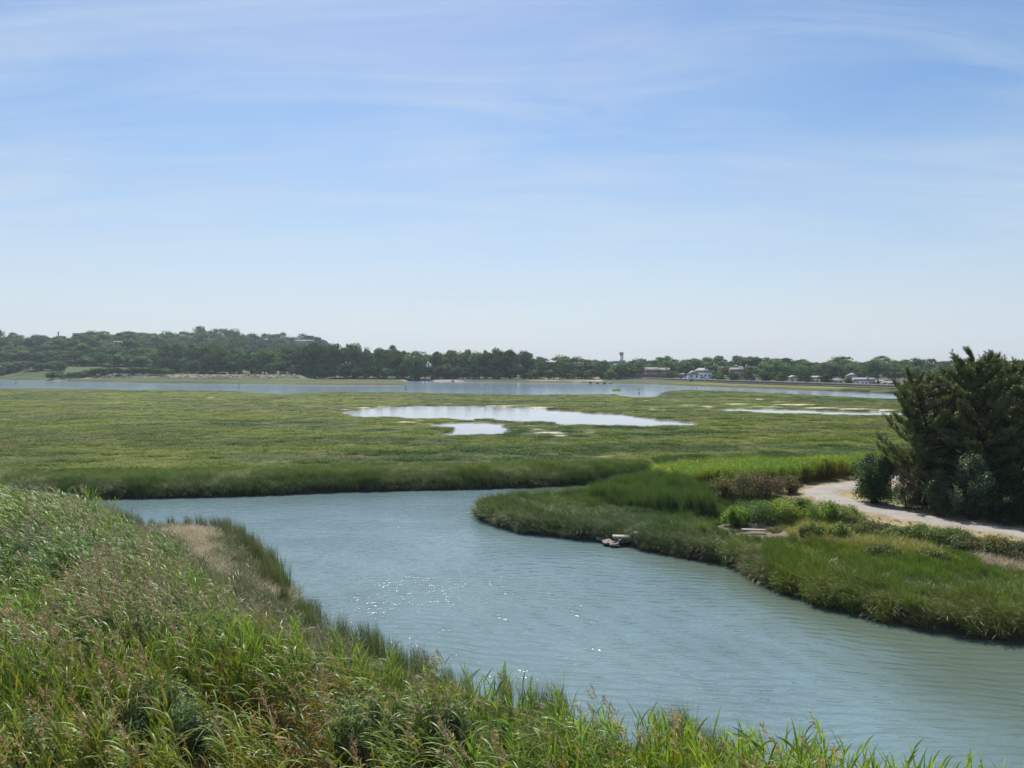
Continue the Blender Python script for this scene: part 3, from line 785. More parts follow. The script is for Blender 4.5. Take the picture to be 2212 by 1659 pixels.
    tt = np.where((spit_side & (px > 1680) & (py > 1190))[:, None], tt * np.array([1.2, 1.15, .75]), tt)
    tt = np.where(hay[:, None], np.array([1.25, 1.25, 1.0]), tt)
    tint = np.where(m[:, None], tt, tint)
    # near bank fringe between reeds and water
    inre = inside(REEDS, x, y); shelf = inside(SHELF, x, y)
    m = ok & near_side & (src == 3) & (~inre) & (sc < 7) & (x > -24)
    edge = sc < .9 + .5 * nf
    m &= ~(shelf & ~edge & ((rr > .8) | (pdist(PALE, x, y) + 3.2 * (nf - .5) < .9)))
    m &= ~(edge & ((fbm(x * 1.1, y * 1.1, 143, 2) < .42) | (rr > .6)))
    keep |= m
    idx = np.where(m, np.where(edge, g.integers(18, 22, n), g.integers(5, 10, n)), idx)
    s = np.where(m, np.where(edge, .25 + .85 * fbm(x * .8, y * .8, 144, 2), .35 + .5 * nf), s)
    tint = np.where(m[:, None], np.where(edge[:, None], np.array([1.0, 1.0, 1.0]), np.array([1.25, 1.05, 1.35])), tint)
    k = keep; x, y, z, idx, s, tint = x[k], y[k], z[k], idx[k], s[k], tint[k]
    n = len(x); tint = tint * (.8 + .4 * g.random((n, 1)))
    hv = fbm(x * 1.3, y * 1.3, 145, 2)
    sv = s * (.62 + .62 * hv + .25 * g.random(n)); tint = tint * (.72 + .6 * fbm(x * .9 + 3, y * .9, 146, 3))[:, None]
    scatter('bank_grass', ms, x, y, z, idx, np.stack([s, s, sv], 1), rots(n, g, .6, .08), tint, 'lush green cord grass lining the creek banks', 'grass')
bank_grass()

def shelf_straw():
    g = np.random.default_rng(151)
    ms = [tuft(500 + i, 60, .4, .5, .014, 1.3, .35, (.62, .55, .43), .2, 2, .3).mesh('straw_wisp', M['straw']) for i in range(4)]
    ms += [tuft(510 + i, 60, .4, .5, .014, 1.1, .6, (.17, .19, .105), .3, 2, .3).mesh('straw_wisp', M['straw']) for i in range(4)]
    x, y = rand_pts(9000, -19, -5, 22, 41, g); x2, y2 = rand_pts(9000, 15, 32, 26, 40, g)
    k = inside(SHELF, x, y); x, y = x[k], y[k]
    z2 = hz(x2, y2); k = in_pix(Z_STRAW, x2, y2, z2); x2, y2 = x2[k], y2[k]
    x = np.concatenate([x, x2]); y = np.concatenate([y, y2])
    z = hz(x, y); n = len(x)
    f = fbm(x * .5, y * .5, 152, 3)
    # the pale mat lies along the reed side, greyer towards the water
    sd = pdist([(-16.0, 38.4), (-14.8, 35.6), (-13.1, 33.2), (-11.0, 30.0), (-9.6, 28.6)], x, y)
    pale = (sd + 3.2 * (f - .5) < .9) | (x > 0)
    idx = np.where(pale, g.integers(0, 4, n), g.integers(4, 8, n))
    s = .6 + .5 * g.random(n)
    tint = np.where(pale[:, None], np.array([[1.0, .98, .95]]), np.array([[.85, .95, .8]])) * (.75 + .5 * g.random((n, 1)))
    r = rots(n, g, 3, .15)
    scatter('reed_straw', ms, x, y, z, idx, np.stack([s, s, s], 1), r, tint, 'pale dead straw matted beside the creek', 'straw')
shelf_straw()

def shore_reeds():
    g = np.random.default_rng(161)
    ms = [reed_clump(600 + i, 9, [.0, .0, .12][i % 3], i % 2 == 0, .42, 2.1).mesh('reed_clump', M['reed']) for i in range(6)]
    x, y = rand_pts(40000, 5, 48, 44, 66, g)
    z, sc, sr, sp, pdp = height(x, y)
    k = in_pix(Z_REED, x, y, z) & (pdp > 1.9) & (sc > .3); x, y, z = x[k], y[k], z[k]
    k = g.random(len(x)) < .5; x, y, z = x[k], y[k], z[k]
    n = len(x); f = fbm(x * .3, y * .3, 162, 3)
    s = .38 + .32 * f
    t = np.array([[.95, 1.05, .75]]) + (f[:, None] - .5) * np.array([[1.2, .5, .2]])
    scatter('shore_reeds', ms, x, y, z, g.integers(0, 6, n), np.stack([s, s, s], 1), rots(n, g, .5, .06), np.clip(t * (.8 + .4 * g.random((n, 1))), .3, 2), 'brown stemmed green reeds behind the bend of the gravel path', 'reeds')
shore_reeds()

def marsh():
    g = np.random.default_rng(171)
    ms = [tuft(700 + i, 70, .55, .42, .028, .45, .8, (.95, 1.0, 1.0), 0, 2).mesh('marsh_patch', M['lowgrass']) for i in range(5)]
    ms += [tuft(720 + i, 60, .55, .36, .03, .9, .9, (1.05, 1.0, 1.0), 0, 2).mesh('marsh_patch', M['lowgrass']) for i in range(4)]
    ms += [tuft(740 + i, 50, .45, .62, .03, .3, .6, (.8, .95, .9), 0, 2).mesh('marsh_patch', M['lowgrass']) for i in range(3)]
    # even cover on the picture: more and smaller patches close by
    n0 = 62000
    t = np.exp(math.log(54) + (math.log(262) - math.log(54)) * g.random(n0) ** .82); u = -.76 + 1.52 * g.random(n0)
    x, y = u * t, t
    z, sc, sr, sp, pdp = height(x, y)
    mu = mud_amount(x, y, z)
    right = inside(spit_l + [(80, -12), (80, 60), (12, 60)], x, y)
    k = (sc > 2.0) & (sr > .8) & (sp > .75) & (g.random(n0) > mu * 1.5) & ~right & (pdp > 2.5)
    x, y, z = x[k], y[k], z[k]; n = len(x)
    c = marsh_colour(x, y)
    f = fbm(x * .25, y * .4, 172, 3); f2 = fbm(x * .06, y * .12, 173, 3)
    idx = np.where(f > .62, g.integers(9, 12, n), np.where(f2 > .5, g.integers(0, 5, n), g.integers(5, 9, n)))
    s = (.9 + .6 * f) * (1 + .5 * (y - 54) / 100)
    sz = (.27 + .28 * f + .08 * (g.random(n) - .5)) * (1 - .25 * sstep(80, 160, y))
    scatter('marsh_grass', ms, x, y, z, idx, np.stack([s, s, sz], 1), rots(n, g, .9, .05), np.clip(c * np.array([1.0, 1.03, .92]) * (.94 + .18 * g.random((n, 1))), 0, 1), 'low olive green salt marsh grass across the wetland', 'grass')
marsh()

# ------------------------------------------------------------------ leaf clouds: trees and bushes
def leaf_quads(P, N_, size, g, aspect=1.5):
    n = len(P)
    N_ = N_ / np.linalg.norm(N_, axis=1, keepdims=True)
    r = g.standard_normal((n, 3)); u = np.cross(N_, r); u /= np.linalg.norm(u, axis=1, keepdims=True); v = np.cross(N_, u)
    a = (size * aspect * .5)[:, None]; b = (size * .5)[:, None]
    return np.stack([P - u * a, P - v * b * .9, P + u * a, P + v * b * .9], 1)

def crown(seed, style='round', leaves=2300):
    """unit crown: height 1, half width about .46; many small leaf faces gathered in boughs"""
    g = np.random.default_rng(seed)
    nc = {'round': 40, 'tall': 42, 'spread': 34, 'cone': 26, 'loose': 24, 'shrub': 18, 'open': 15}[style]
    C = []; 
    while len(C) < nc:
        p = g.random(3) * 2 - 1; q = p.copy()
        if style in ('round', 'loose'): ok = (q ** 2).sum() < 1; p = np.array([q[0] * .40, q[1] * .40, .48 + q[2] * .42]); r = .08 + .09 * g.random()
        elif style == 'tall': ok = (q ** 2).sum() < 1; p = np.array([q[0] * .36, q[1] * .36, .48 + q[2] * .45]); r = .07 + .08 * g.random()
        elif style in ('spread', 'open'):
            ok = (q ** 2).sum() < 1 and (q[2] > -.5); p = np.array([q[0] * .44, q[1] * .44, .62 + q[2] * .28]); r = .07 + .08 * g.random()
        elif style == 'cone':
            hgt = g.random() ** 1.3; rr = .36 * (1 - hgt) ** .8 * math.sqrt(g.random()); a = g.random() * 6.28; ok = True
            p = np.array([rr * math.cos(a), rr * math.sin(a), .08 + .86 * hgt]); r = .05 + .07 * (1 - hgt)
        else: ok = (q ** 2).sum() < 1 and q[2] > -.25; p = np.array([q[0] * .42, q[1] * .42, .28 + q[2] * .55]); r = .11 + .1 * g.random()
        if ok: C.append((p, r))
    A = Acc(); per = leaves // nc
    for p, r in C:
        d = g.standard_normal((per, 3)); d[:, 2] = np.abs(d[:, 2]) * 1.0 - .35; d /= np.linalg.norm(d, axis=1, keepdims=True)
        rad = r * (.6 + .55 * g.random((per, 1)))
        P = p + d * rad * np.array([1.15, 1.15, .85]) + g.standard_normal((per, 3)) * .012
        P[:, 2] = np.maximum(P[:, 2], .02)
        nrm = d + g.standard_normal((per, 3)) * .35 + np.array([0, 0, .25])
        sz = (.030 + .026 * g.random(per)) * (1.25 if style in ('shrub', 'open') else 1)
        lite = g.random()
        c = jit(np.array([.076, .126, .036]) * (.55 + .95 * lite), per, g, .14)
        A.quads(leaf_quads(P, nrm, sz, g), c)
    return A

TR = {}
def tree_meshes():
    for st, n in (('round', 5), ('tall', 4), ('spread', 4), ('cone', 3), ('loose', 4), ('shrub', 5), ('open', 3)):
        TR[st] = [crown(1000 + 31 * i + len(st) * 7, st, 3000 if st != 'open' else 1500).mesh('crown', M['tree']) for i in range(n)]
    for i in range(3):
        g = random.Random(50 + i); b = MB()
        b.tube((0, 0, -.06), (.02, .01, .35), .032, .022)
        for k in range(6):
            a = k * 1.05 + g.random(); z0 = .2 + .06 * k
            b.tube((.01, .005, z0), (.3 * math.cos(a), .3 * math.sin(a), z0 + .2 + .1 * g.random()), .014, .005)
        b.tube((.02, .01, .35), (0, 0, .8), .022, .006)
        TR['trunk%d' % i] = b.mesh('trunk', M['bark'], True)
tree_meshes()

def tree(px, d, top, wid, style, label, group=None, hmin=2.0, cat='tree', name='tree'):
    x = at(px, d); z = h1(x, d)
    h = max(hmin, zpix(top, d) - z); w = wid / F * d / .9
    o = thing(name, label, cat, (x, d, z), rnd.random() * 6.28, group)
    t = link('trunk', TR['trunk%d' % rnd.randrange(3)], o); c = link('crown', rnd.choice(TR[style]), o)
    for q in (t, c): q.scale = (w, w * (.85 + .3 * rnd.random()), max(h, w * .62))
    return o

ORD = 'first second third fourth fifth sixth seventh eighth ninth tenth eleventh twelfth thirteenth fourteenth fifteenth sixteenth seventeenth eighteenth nineteenth twentieth'.split()
ORD += ['twenty-' + q for q in ORD[:9]] + ['thirtieth'] + ['thirty-' + q for q in ORD[:9]] + ['fortieth'] + ['forty-' + q for q in ORD[:9]]
STY = {'round': 'round', 'tall': 'tall', 'spread': 'broad topped', 'cone': 'pointed dark', 'loose': 'loose crowned', 'open': 'open branched', 'shrub': 'bushy'}

def interp(curve, v):
    return float(np.interp(v, [p[0] for p in curve], [p[1] for p in curve]))

def row(px0, px1, curve, dist, wid, styles, where, group, seed, jd=8, jt=7, step=.72):
    """a belt of single trees whose tops follow the skyline"""
    g = random.Random(seed); px = px0; k = 0
    while px < px1:
        w = 1.22 * wid * (.75 + .55 * g.random()); st = g.choice(styles)
        if st == 'cone': w *= .6
        d = (interp(dist, px) if isinstance(dist, list) else dist) + jd * (g.random() * 2 - 1)
        tree(px, d, interp(curve, px) + jt * (g.random() * 1.6 - .4), w, st, f'{STY[st]} green tree, {ORD[k]} from the left {where}', group)
        px += w * step * (.8 + .4 * g.random()); k += 1

A_TOP = [(600, 752), (650, 745), (700, 738), (760, 742), (820, 740), (870, 737), (895, 750), (930, 757), (955, 748), (990, 757), (1030, 745), (1062, 760), (1100, 748), (1125, 752), (1150, 765), (1190, 768), (1250, 775), (1300, 775), (1325, 788)]
A_TOP = [(a, b - 4) for a, b in A_TOP]
row(655, 1318, A_TOP, [(600, 458), (700, 448), (900, 438), (1330, 437)], 38, ['round', 'tall', 'tall', 'loose', 'round'], 'in front row of wooded far shore', 'front row of the wooded far shore', 1, 5)
row(640, 1325, [(600, 786), (800, 783), (1000, 786), (1330, 797)], [(600, 449), (700, 441), (900, 432), (1330, 431)], 24, ['shrub', 'shrub', 'loose'], 'in undergrowth edging the wooded far shore', 'undergrowth edging the wooded far shore', 20, 2, step=.62)
row(640, 1300, [(a, b + 5) for a, b in A_TOP], 480, 40, ['round', 'tall', 'spread', 'loose'], 'in second row of wooded far shore', 'second row of the wooded far shore', 2, 12)
row(360, 670, [(350, 736), (400, 735), (450, 738), (520, 745), (560, 745), (620, 740), (670, 745)], [(350, 500), (670, 462)], 42, ['round', 'loose', 'round', 'tall'], 'in the wood left of river bend', 'wood behind the stony strip', 3, 8, step=.6)
row(365, 690, [(350, 765), (450, 768), (560, 770), (690, 772)], [(350, 478), (690, 452)], 26, ['shrub', 'round', 'loose'], 'at foot of wood left of river bend', 'lower trees before the left wood', 4, 5, step=.7)
row(-40, 350, [(-40, 735), (0, 735), (60, 742), (120, 745), (180, 748), (260, 750), (350, 745)], [(-40, 600), (350, 560)], 42, ['round', 'cone', 'loose', 'round', 'shrub'], 'at the meadow edge', 'trees along the meadow edge', 5, 14, step=.62)
row(-40, 370, [(-40, 712), (0, 707), (60, 713), (115, 726), (180, 730), (230, 735), (300, 735), (370, 730)], [(-40, 680), (370, 640)], 44, ['round', 'loose', 'spread', 'tall'], 'behind the meadow trees', 'trees behind the meadow', 6, 14, step=.6)
row(-30, 360, [(-30, 758), (100, 762), (200, 763), (360, 765)], [(-30, 570), (360, 520)], 30, ['shrub', 'shrub', 'loose'], 'in the low thicket by the meadow', 'low thicket by the meadow', 7, 8, jt=5, step=.7)
row(-40, 372, [(-40, 745), (100, 752), (200, 755), (372, 755)], [(-40, 585), (372, 535)], 40, ['round', 'loose', 'round', 'cone'], 'in the middle belt of meadow trees', 'middle belt of meadow trees', 21, 10, jt=5, step=.6)
row(-40, 372, [(-40, 770), (372, 772)], [(-40, 560), (372, 505)], 28, ['shrub', 'shrub', 'loose'], 'at the meadow side of thicket', 'shrubs at the meadow side of the thicket', 22, 6, jt=3, step=.75)
row(215, 500, [(215, 742), (300, 735), (400, 728), (500, 730)], [(215, 690), (500, 720)], 42, ['round', 'loose', 'round'], 'low on the left hill slope', 'trees low on the left hill slope', 23, 18, jt=4, step=.6)
row(185, 350, [(185, 733), (240, 732), (300, 722), (350, 720)], 800, 34, ['round', 'loose', 'spread'], 'on the saddle under lone skyline tree', 'trees on the saddle of the left hill', 24, 16, jt=4, step=.55)
row(180, 340, [(180, 737), (260, 738), (340, 732)], 705, 34, ['round', 'loose', 'round'], 'on the slope left of the hill houses', 'trees on the slope left of the hill houses', 25, 8, jt=2, step=.5)
HILL = [(240, 722), (300, 716), (350, 716), (400, 708), (460, 703), (520, 712), (560, 715), (600, 720), (650, 722), (690, 732)]
HILL = [(a, b - 4) for a, b in HILL]
row(285, 700, HILL, 850, 38, ['round', 'spread', 'round'], 'on the crest of left hill', 'trees on the crest of the left hill', 8, 20, step=.62)
row(270, 700, [(a, b + 14) for a, b in HILL], 780, 38, ['round', 'loose', 'spread'], 'on the slope of left hill', 'trees on the slope of the left hill', 9, 20, step=.62)
tree(256, 700, 717, 24, 'open', 'lone open dark tree standing clear on the left skyline')
tree(185, 690, 722, 34, 'round', 'rounded dark tree right of the thin brick chimney')
tree(667, 800, 718, 62, 'spread', 'broad domed tree at the right end of the hill crest')
tree(1072, 440, 748, 56, 'open', 'wide gappy tree with bare limbs above the wooded shore')
tree(1035, 436, 756, 52, 'round', 'dense dark tree left of the gappy wide tree')
tree(968, 433, 790, 50, 'shrub', 'pale leafy thicket in gap of the wooded far shore')
tree(465, 470, 727, 56, 'loose', 'pale yellow green willow before the left hill')
RT = [(1290, 782), (1340, 784), (1372, 780), (1400, 776), (1440, 770), (1480, 780), (1520, 787), (1560, 783), (1600, 779), (1650, 787), (1700, 781), (1740, 786), (1790, 780), (1830, 776), (1870, 787), (1900, 781), (1950, 778), (2000, 776), (2040, 785), (2100, 784), (2300, 780)]
RT = [(a, b - 5) for a, b in RT]
row(1345, 2300, RT, [(1345, 470), (1600, 450), (2300, 400)], 46, ['round', 'spread', 'loose', 'round', 'tall'], 'behind the right shore houses', 'trees behind the right shore houses', 10, 14, step=.55)
row(1340, 2300, [(a, b + 9) for a, b in RT], [(1340, 425), (1600, 405), (2300, 350)], 40, ['round', 'loose', 'tall', 'round'], 'among the right shore houses', 'trees among the right shore houses', 11, 10, step=.72)
for px, d, top, w, st, lab in [(1368, 418, 790, 30, 'round', 'round tree beside the two brown roofed houses'), (1452, 392, 797, 26, 'round', 'rounded tree between brown roofs and the grey shed'), (1552, 356, 800, 30, 'loose', 'leafy tree right of the big white house'),
                               (1583, 345, 800, 26, 'shrub', 'low leafy tree before the mauve house'), (1618, 339, 797, 26, 'tall', 'dark upright tree left of the small white gable'), (1656, 330, 795, 34, 'round', 'dark tree right of the small white gable'),
                               (1690, 323, 800, 30, 'loose', 'leafy tree left of the pale bungalow'), (1738, 310, 795, 30, 'round', 'very dark tree between the two pale bungalows'), (1783, 300, 800, 30, 'loose', 'leafy tree right of the second pale bungalow'),
                               (1834, 292, 815, 20, 'round', 'small round tree left of the ranch house'), (1896, 284, 816, 12, 'cone', 'trimmed dark evergreen at end of the ranch house'), (1912, 276, 823, 11, 'shrub', 'clipped round shrub before the low garage'),
                               (1346, 436, 800, 20, 'shrub', 'sloping thicket beside the white low building'), (1320, 418, 803, 34, 'shrub', 'thicket at the right tip of the wooded shore'), (1350, 424, 812, 26, 'shrub', 'yellow green scrub at the river mouth'), (1512, 470, 776, 10, 'cone', 'thin spiky conifer above the big white house')]:
    tree(px, d, top, w, st, lab)

# scrub on the near-side peninsula, along the stone strip
def peninsula_scrub():
    g = random.Random(77)
    spots = []
    for k in range(9): spots.append((-25 + 19 * k + g.random() * 8, 482 + g.random() * 18, 797 + 5 * g.random(), 30, 'brown olive'))
    for k in range(9): spots.append((-20 + 40 * k + g.random() * 22, 515 + g.random() * 40, 784 + 4 * g.random(), 24, 'scattered olive'))
    for k in range(15): spots.append((108 + 18 * k + g.random() * 10, 434 + g.random() * 6, 798 + 4 * g.random(), 26, 'dark brown green'))
    for px, top in [(518, 800), (546, 792), (560, 798), (640, 795), (655, 799), (668, 797), (610, 800), (628, 797), (700, 803), (590, 802), (480, 802), (455, 800), (435, 803), (340, 795), (352, 797), (372, 799)]: spots.append((px, 440 + g.random() * 12, top, 13, 'small green'))
    for k in range(11): spots.append((352 + 10 * k, 490, 786.5 + g.random() * 1.5, 15, 'low dark'))
    for k in range(6): spots.append((115 + 13 * k, 520, 776 + g.random() * 2, 20, 'low green'))
    cnt = {}
    for px, d, top, w, look in sorted(spots):
        cnt[look] = cnt.get(look, 0)
        place = {'scattered olive': 'out on the meadow', 'brown olive': 'at the left end of far river bank', 'dark brown green': 'along the stony strip by the river', 'small green': 'on the stony river bank', 'low dark': 'in the hedge line on the meadow', 'low green': 'at the upper end of meadow'}[look]
        tree(px, d, top, w, 'shrub', f'{look} bush, {ORD[cnt[look]]} from the left {place}', f'{look} bushes {place}', .8, 'bush', 'bush'); cnt[look] += 1
peninsula_scrub()

# ------------------------------------------------------------------ pines on the right
def pine(px, d, top, width, seed, label, lean=0.0, nb=58):
    g = np.random.default_rng(seed); x = at(px, d); z0 = h1(x, d); Hh = zpix(top, d) - z0 - .8; Rr = width / F * d / 2
    o = thing('pine_tree', label, 'pine tree', (x, d, z0), 0)
    tb = MB(); bb = MB(); pts = []; dirs = []
    tp = [Vector((lean * (k / 6) ** 1.5 * Hh + .12 * math.sin(k * 1.7 + seed), .1 * math.cos(k * 2.1 + seed), Hh * .97 * k / 6)) for k in range(7)]
    tp[0] = Vector((0, 0, -.2))
    for k in range(6): tb.tube(tp[k], tp[k + 1], .16 * (1 - k / 6.6), .16 * (1 - (k + 1) / 6.6), 8)
    def trunk(t):
        i = min(int(t * 6), 5); f = t * 6 - i; return tp[i].lerp(tp[i + 1], f)
    for b in range(nb):
        t = .14 + .84 * (b + g.random()) / nb; a = b * 2.4 + g.random() * .9
        prof = (1.06 - .52 * ((t - .3) / .7) ** 2.4 if t > .3 else .85 + .2 * t / .3)
        L_ = Rr * max(.22, prof) * (.7 + .34 * g.random()); el = .02 + .62 * t ** 1.8 + .22 * g.standard_normal()
        p = trunk(t); dirv = Vector((math.cos(a) * math.cos(el), math.sin(a) * math.cos(el), math.sin(el)))
        ns = 5; prev = p; r0 = .045 * (1 - .6 * t) * (L_ / Rr + .3)
        for k in range(1, ns + 1):
            f = k / ns; dirv = (dirv + Vector((.1 * g.standard_normal(), .1 * g.standard_normal(), (.06 if k < 4 else .22) + .08 * g.standard_normal()))).normalized()
            q = prev + dirv * L_ / ns
            bb.tube(prev, q, r0 * (1.1 - (k - 1) / ns), r0 * (1.1 - k / ns) + .004, 5)
            for s in range(7 if k > 1 else 2):
                side = dirv.cross(Vector((0, 0, 1))).normalized() * (1 if s % 2 else -1)
                tw = (dirv * (.5 + .5 * g.random()) + side * (.9 * g.random()) + Vector((0, 0, .25 + .5 * g.random()))).normalized()
                l2 = (.18 + .34 * g.random()) * (1.1 - .3 * f); st = prev.lerp(q, g.random()); e = st + tw * l2
                bb.tube(st, e, .009, .005, 3)
                for j in range(3):
                    pts.append(st.lerp(e, (.45, .75, 1.0)[j])); dd = (tw + Vector((.4 * g.standard_normal(), .4 * g.standard_normal(), .2 + .25 * g.standard_normal()))).normalized(); dirs.append(dd)
            prev = q
        for j in range(3): pts.append(prev); dirs.append((dirv + Vector((.45 * g.standard_normal(), .45 * g.standard_normal(), .15))).normalized())
    tp_ = trunk(1.0)
    for j in range(8): pts.append(tp_ - Vector((0, 0, .05 * j))); dirs.append(Vector((.3 * g.standard_normal(), .3 * g.standard_normal(), 1)).normalized())
    # shoots: bottle brushes of needles pointing forward
    P = np.array([tuple(v) for v in pts]); D = np.array([tuple(v) for v in dirs]); n = len(P); m = 26
    P = np.repeat(P, m, 0); D = np.repeat(D, m, 0); u = g.random(n * m)
    sl = np.repeat(.12 + .12 * g.random(n), m)
    r = g.standard_normal((n * m, 3)); r -= D * (r * D).sum(1, keepdims=True); r /= np.linalg.norm(r, axis=1, keepdims=True)
    base = P + D * (u * sl)[:, None]
    nd = D * (.55 + .7 * u)[:, None] + r * (.9 - .25 * u)[:, None]; nd /= np.linalg.norm(nd, axis=1, keepdims=True)
    ln = (.085 + .05 * g.random(n * m)) ; tip = base + nd * ln[:, None]
    sd = np.cross(nd, g.standard_normal((n * m, 3))); sd /= np.linalg.norm(sd, axis=1, keepdims=True); wv = sd * .0075
    V = np.stack([base - wv, base + wv, tip + wv * .35, tip - wv * .35], 1)
    warm = np.repeat(g.random(n), m)[:, None]
    c = jit((.105, .132, .048), n * m, g, .3) * (.7 + .7 * warm) + (u[:, None] > .7) * np.array([[.04, .04, .01]])
    A = Acc(); A.quads(V, c)
    tb.build('trunk', M['darkbark'], o, True)
    bb.build('limbs', M['darkbark'], o, True)
    link('needles', A.mesh('needles', M['pine']), o)
    return o
pine(2000, 40.5, 806, 190, 1, 'leaning dark pine with bare crooked limbs at the left of the pine clump', -.03, 62)
pine(2112, 39.0, 758, 200, 2, 'tallest dark pine in the clump beside the gravel path', .01, 80)
pine(2056, 42.0, 782, 180, 6, 'dark pine half hidden between the leaning and the tallest pine', 0, 66)
pine(2160, 41.0, 766, 180, 5, 'dark pine just right of the tallest one', .01, 66)
pine(2208, 43.5, 772, 170, 3, 'dark pine behind the others at the picture edge', .02, 60)
pine(2268, 38.2, 778, 190, 4, 'rightmost dark pine cut by the picture edge', 0, 64)

# ------------------------------------------------------------------ bushes
def bush(px, py, wpx, hpx, label, col, z=1.6, leaf=.05, n=5200, upright=0.0, seed=0, nc=26, name='bush', cat='bush', group=None, dry=0.0):
    """leafy shrub: woody stems and leaf sprays, seen about wpx wide and hpx tall"""
    g = np.random.default_rng(seed + int(px) * 7 + int(py))
    x, d = W(px, py, z); z = h1(x, d); w = wpx / F * d / 2; h = hpx / F * d
    o = thing(name, label, cat, (x, d, z), 0, group)
    sb = MB(); A = Acc(); per = n // nc
    for k in range(nc):
        a = g.random() * 6.28; rr = math.sqrt(g.random()); zz = g.random()
        lim = math.sqrt(max(0.05, 1 - (max(zz - .35, 0) / .68) ** 2))
        p = np.array([w * .82 * rr * lim * math.cos(a), w * .82 * rr * lim * math.sin(a), h * (.12 + .8 * zz)])
        sb.tube((p[0] * .15, p[1] * .15, -.05), tuple(p), .014, .005, 4)
        r = np.array([w, w, h * .7]) * (.20 + .12 * g.random())
        dd = g.standard_normal((per, 3)); dd[:, 2] = dd[:, 2] * .8 + .2; dd /= np.linalg.norm(dd, axis=1, keepdims=True)
        P = p + dd * r * (.35 + .75 * g.random((per, 1)))
        if upright:   # sprays drawn out upwards
            P[:, 2] += upright * h * g.random(per) ** 2.2 * .5
        P[:, 2] = np.maximum(P[:, 2], .03)
        nr = dd * .8 + g.standard_normal((per, 3)) * .7 + np.array([0, 0, .45])
        sz = leaf * (.6 + .7 * g.random(per)); c = jit(np.array(col) * (.8 + .45 * g.random()), per, g, .28)
        dk = g.random(per) < dry; c[dk] = jit((.11, .07, .04), int(dk.sum()), g, .3)
        A.quads(leaf_quads(P, nr, sz, g, 1.7), c)
    sb.build('stems', M['bark'], o)
    link('leaves', A.mesh('leaves', M['bush']), o)
    return o
G1, G2, G3, G4 = (.04, .075, .03), (.09, .14, .035), (.12, .15, .085), (.07, .1, .04)
bush(1888, 1086, 96, 104, 'big rounded dark green bush at the bend of the gravel path', (.055, .1, .04), n=17000, leaf=.06, nc=60)
bush(1960, 1098, 60, 76, 'grey leaved dry bush right of the rounded bush', (.13, .125, .085), n=4200, upright=.4, dry=.3)
bush(1985, 1090, 70, 150, 'tall yellow green sapling in front of leaning pine', (.13, .14, .045), n=3600, upright=.6, leaf=.055)
bush(2030, 1113, 76, 84, 'weedy upright green shrub under the leaning pine', (.07, .105, .05), n=5200, upright=.6)
bush(2100, 1122, 110, 126, 'silvery leaved shrub under the tallest pine', (.10, .135, .085), n=6500, leaf=.07, upright=.3)
bush(2165, 1128, 110, 110, 'dark shrub at foot of the tallest pine', (.03, .05, .022), n=8000)
bush(2240, 1134, 120, 120, 'dark shrub under the rightmost pine', (.03, .048, .02), n=8000)
bush(2060, 1105, 120, 110, 'dark undergrowth bush behind the upright green shrub', (.03, .05, .022), n=8000)
# brambles and leafy weeds of the right shore
G = random.Random(5); k = 0
BR = [(1562, 1074, 70, 34, 'reddish brown bramble', (.085, .085, .04), .3, 'before the shore reeds'), (1610, 1078, 80, 36, 'brown tangled bramble', (.07, .08, .04), .3, 'between reeds and weeds'), (1655, 1072, 70, 34, 'rusty low bramble', (.09, .07, .04), .35, 'left of the path bend'), (1700, 1066, 60, 30, 'grey brown bramble', (.09, .085, .05), .4, 'touching the path bend'),
      (1590, 1112, 76, 36, 'bright green leafy bush', G2, 0, 'right of the tall sedge'), (1640, 1104, 80, 38, 'fresh green bush', (.08, .13, .04), 0, 'below the brown tangled bramble'), (1690, 1108, 80, 40, 'yellow green bush', (.11, .15, .035), 0, 'below the rusty bramble'), (1728, 1100, 60, 32, 'mid green weedy bush', G4, .05, 'just left of the gravel path'),
      (1780, 1116, 84, 30, 'leafy bright bush', G2, 0, 'below the path bend'), (1832, 1122, 80, 26, 'grey green bush', G3, .05, 'under the rounded bush across the path'), (1880, 1130, 80, 26, 'olive green bush', (.085, .105, .035), .1, 'along the lower path edge'), (1930, 1139, 84, 27, 'dark green weedy bush', G4, .05, 'across the path from the grey leaved bush'),
      (1985, 1148, 84, 28, 'fresh leafy bush', (.09, .135, .04), 0, 'across the path from the sapling'), (2040, 1157, 90, 28, 'dense green bush', (.06, .095, .035), .05, 'across the path from silvery shrub'), (2096, 1166, 90, 29, 'dull green bush', (.07, .09, .04), .15, 'near the straw patch'), (2150, 1176, 80, 30, 'brown flecked bush', (.075, .085, .04), .3, 'above the straw patch'),
      (2200, 1183, 80, 30, 'weedy dark bush', (.06, .08, .035), .15, 'at picture edge above the straw patch'), (1810, 1146, 60, 24, 'low pale weed', (.11, .14, .06), .1, 'at upper end of the flattened hay'), (1905, 1170, 60, 22, 'small olive weed', G4, .1, 'beside the flattened hay'), (1755, 1140, 50, 24, 'low dark weed', G4, .05, 'left of the flattened hay'), (2010, 1186, 60, 24, 'low tangled weed', (.08, .1, .045), .2, 'below the flattened hay')]
for px, py, w, h, look, c, dry, where in BR:
    w *= .8 + .7 * G.random(); h *= .75 + .5 * G.random(); py += G.random() * 5 + (8 if px > 1850 else 0); h *= .75 if px > 1850 else 1; br = .8 + .5 * G.random(); c = (c[0] * br, c[1] * br, c[2])
    bush(px, py + 2, w * 1.1, h * 1.05, f'{look} {where}', (c[0] * 1.45, c[1] * 1.4, c[2] * 1.2), 1.4, .042, 8000, .9, 3, 34, dry=dry)
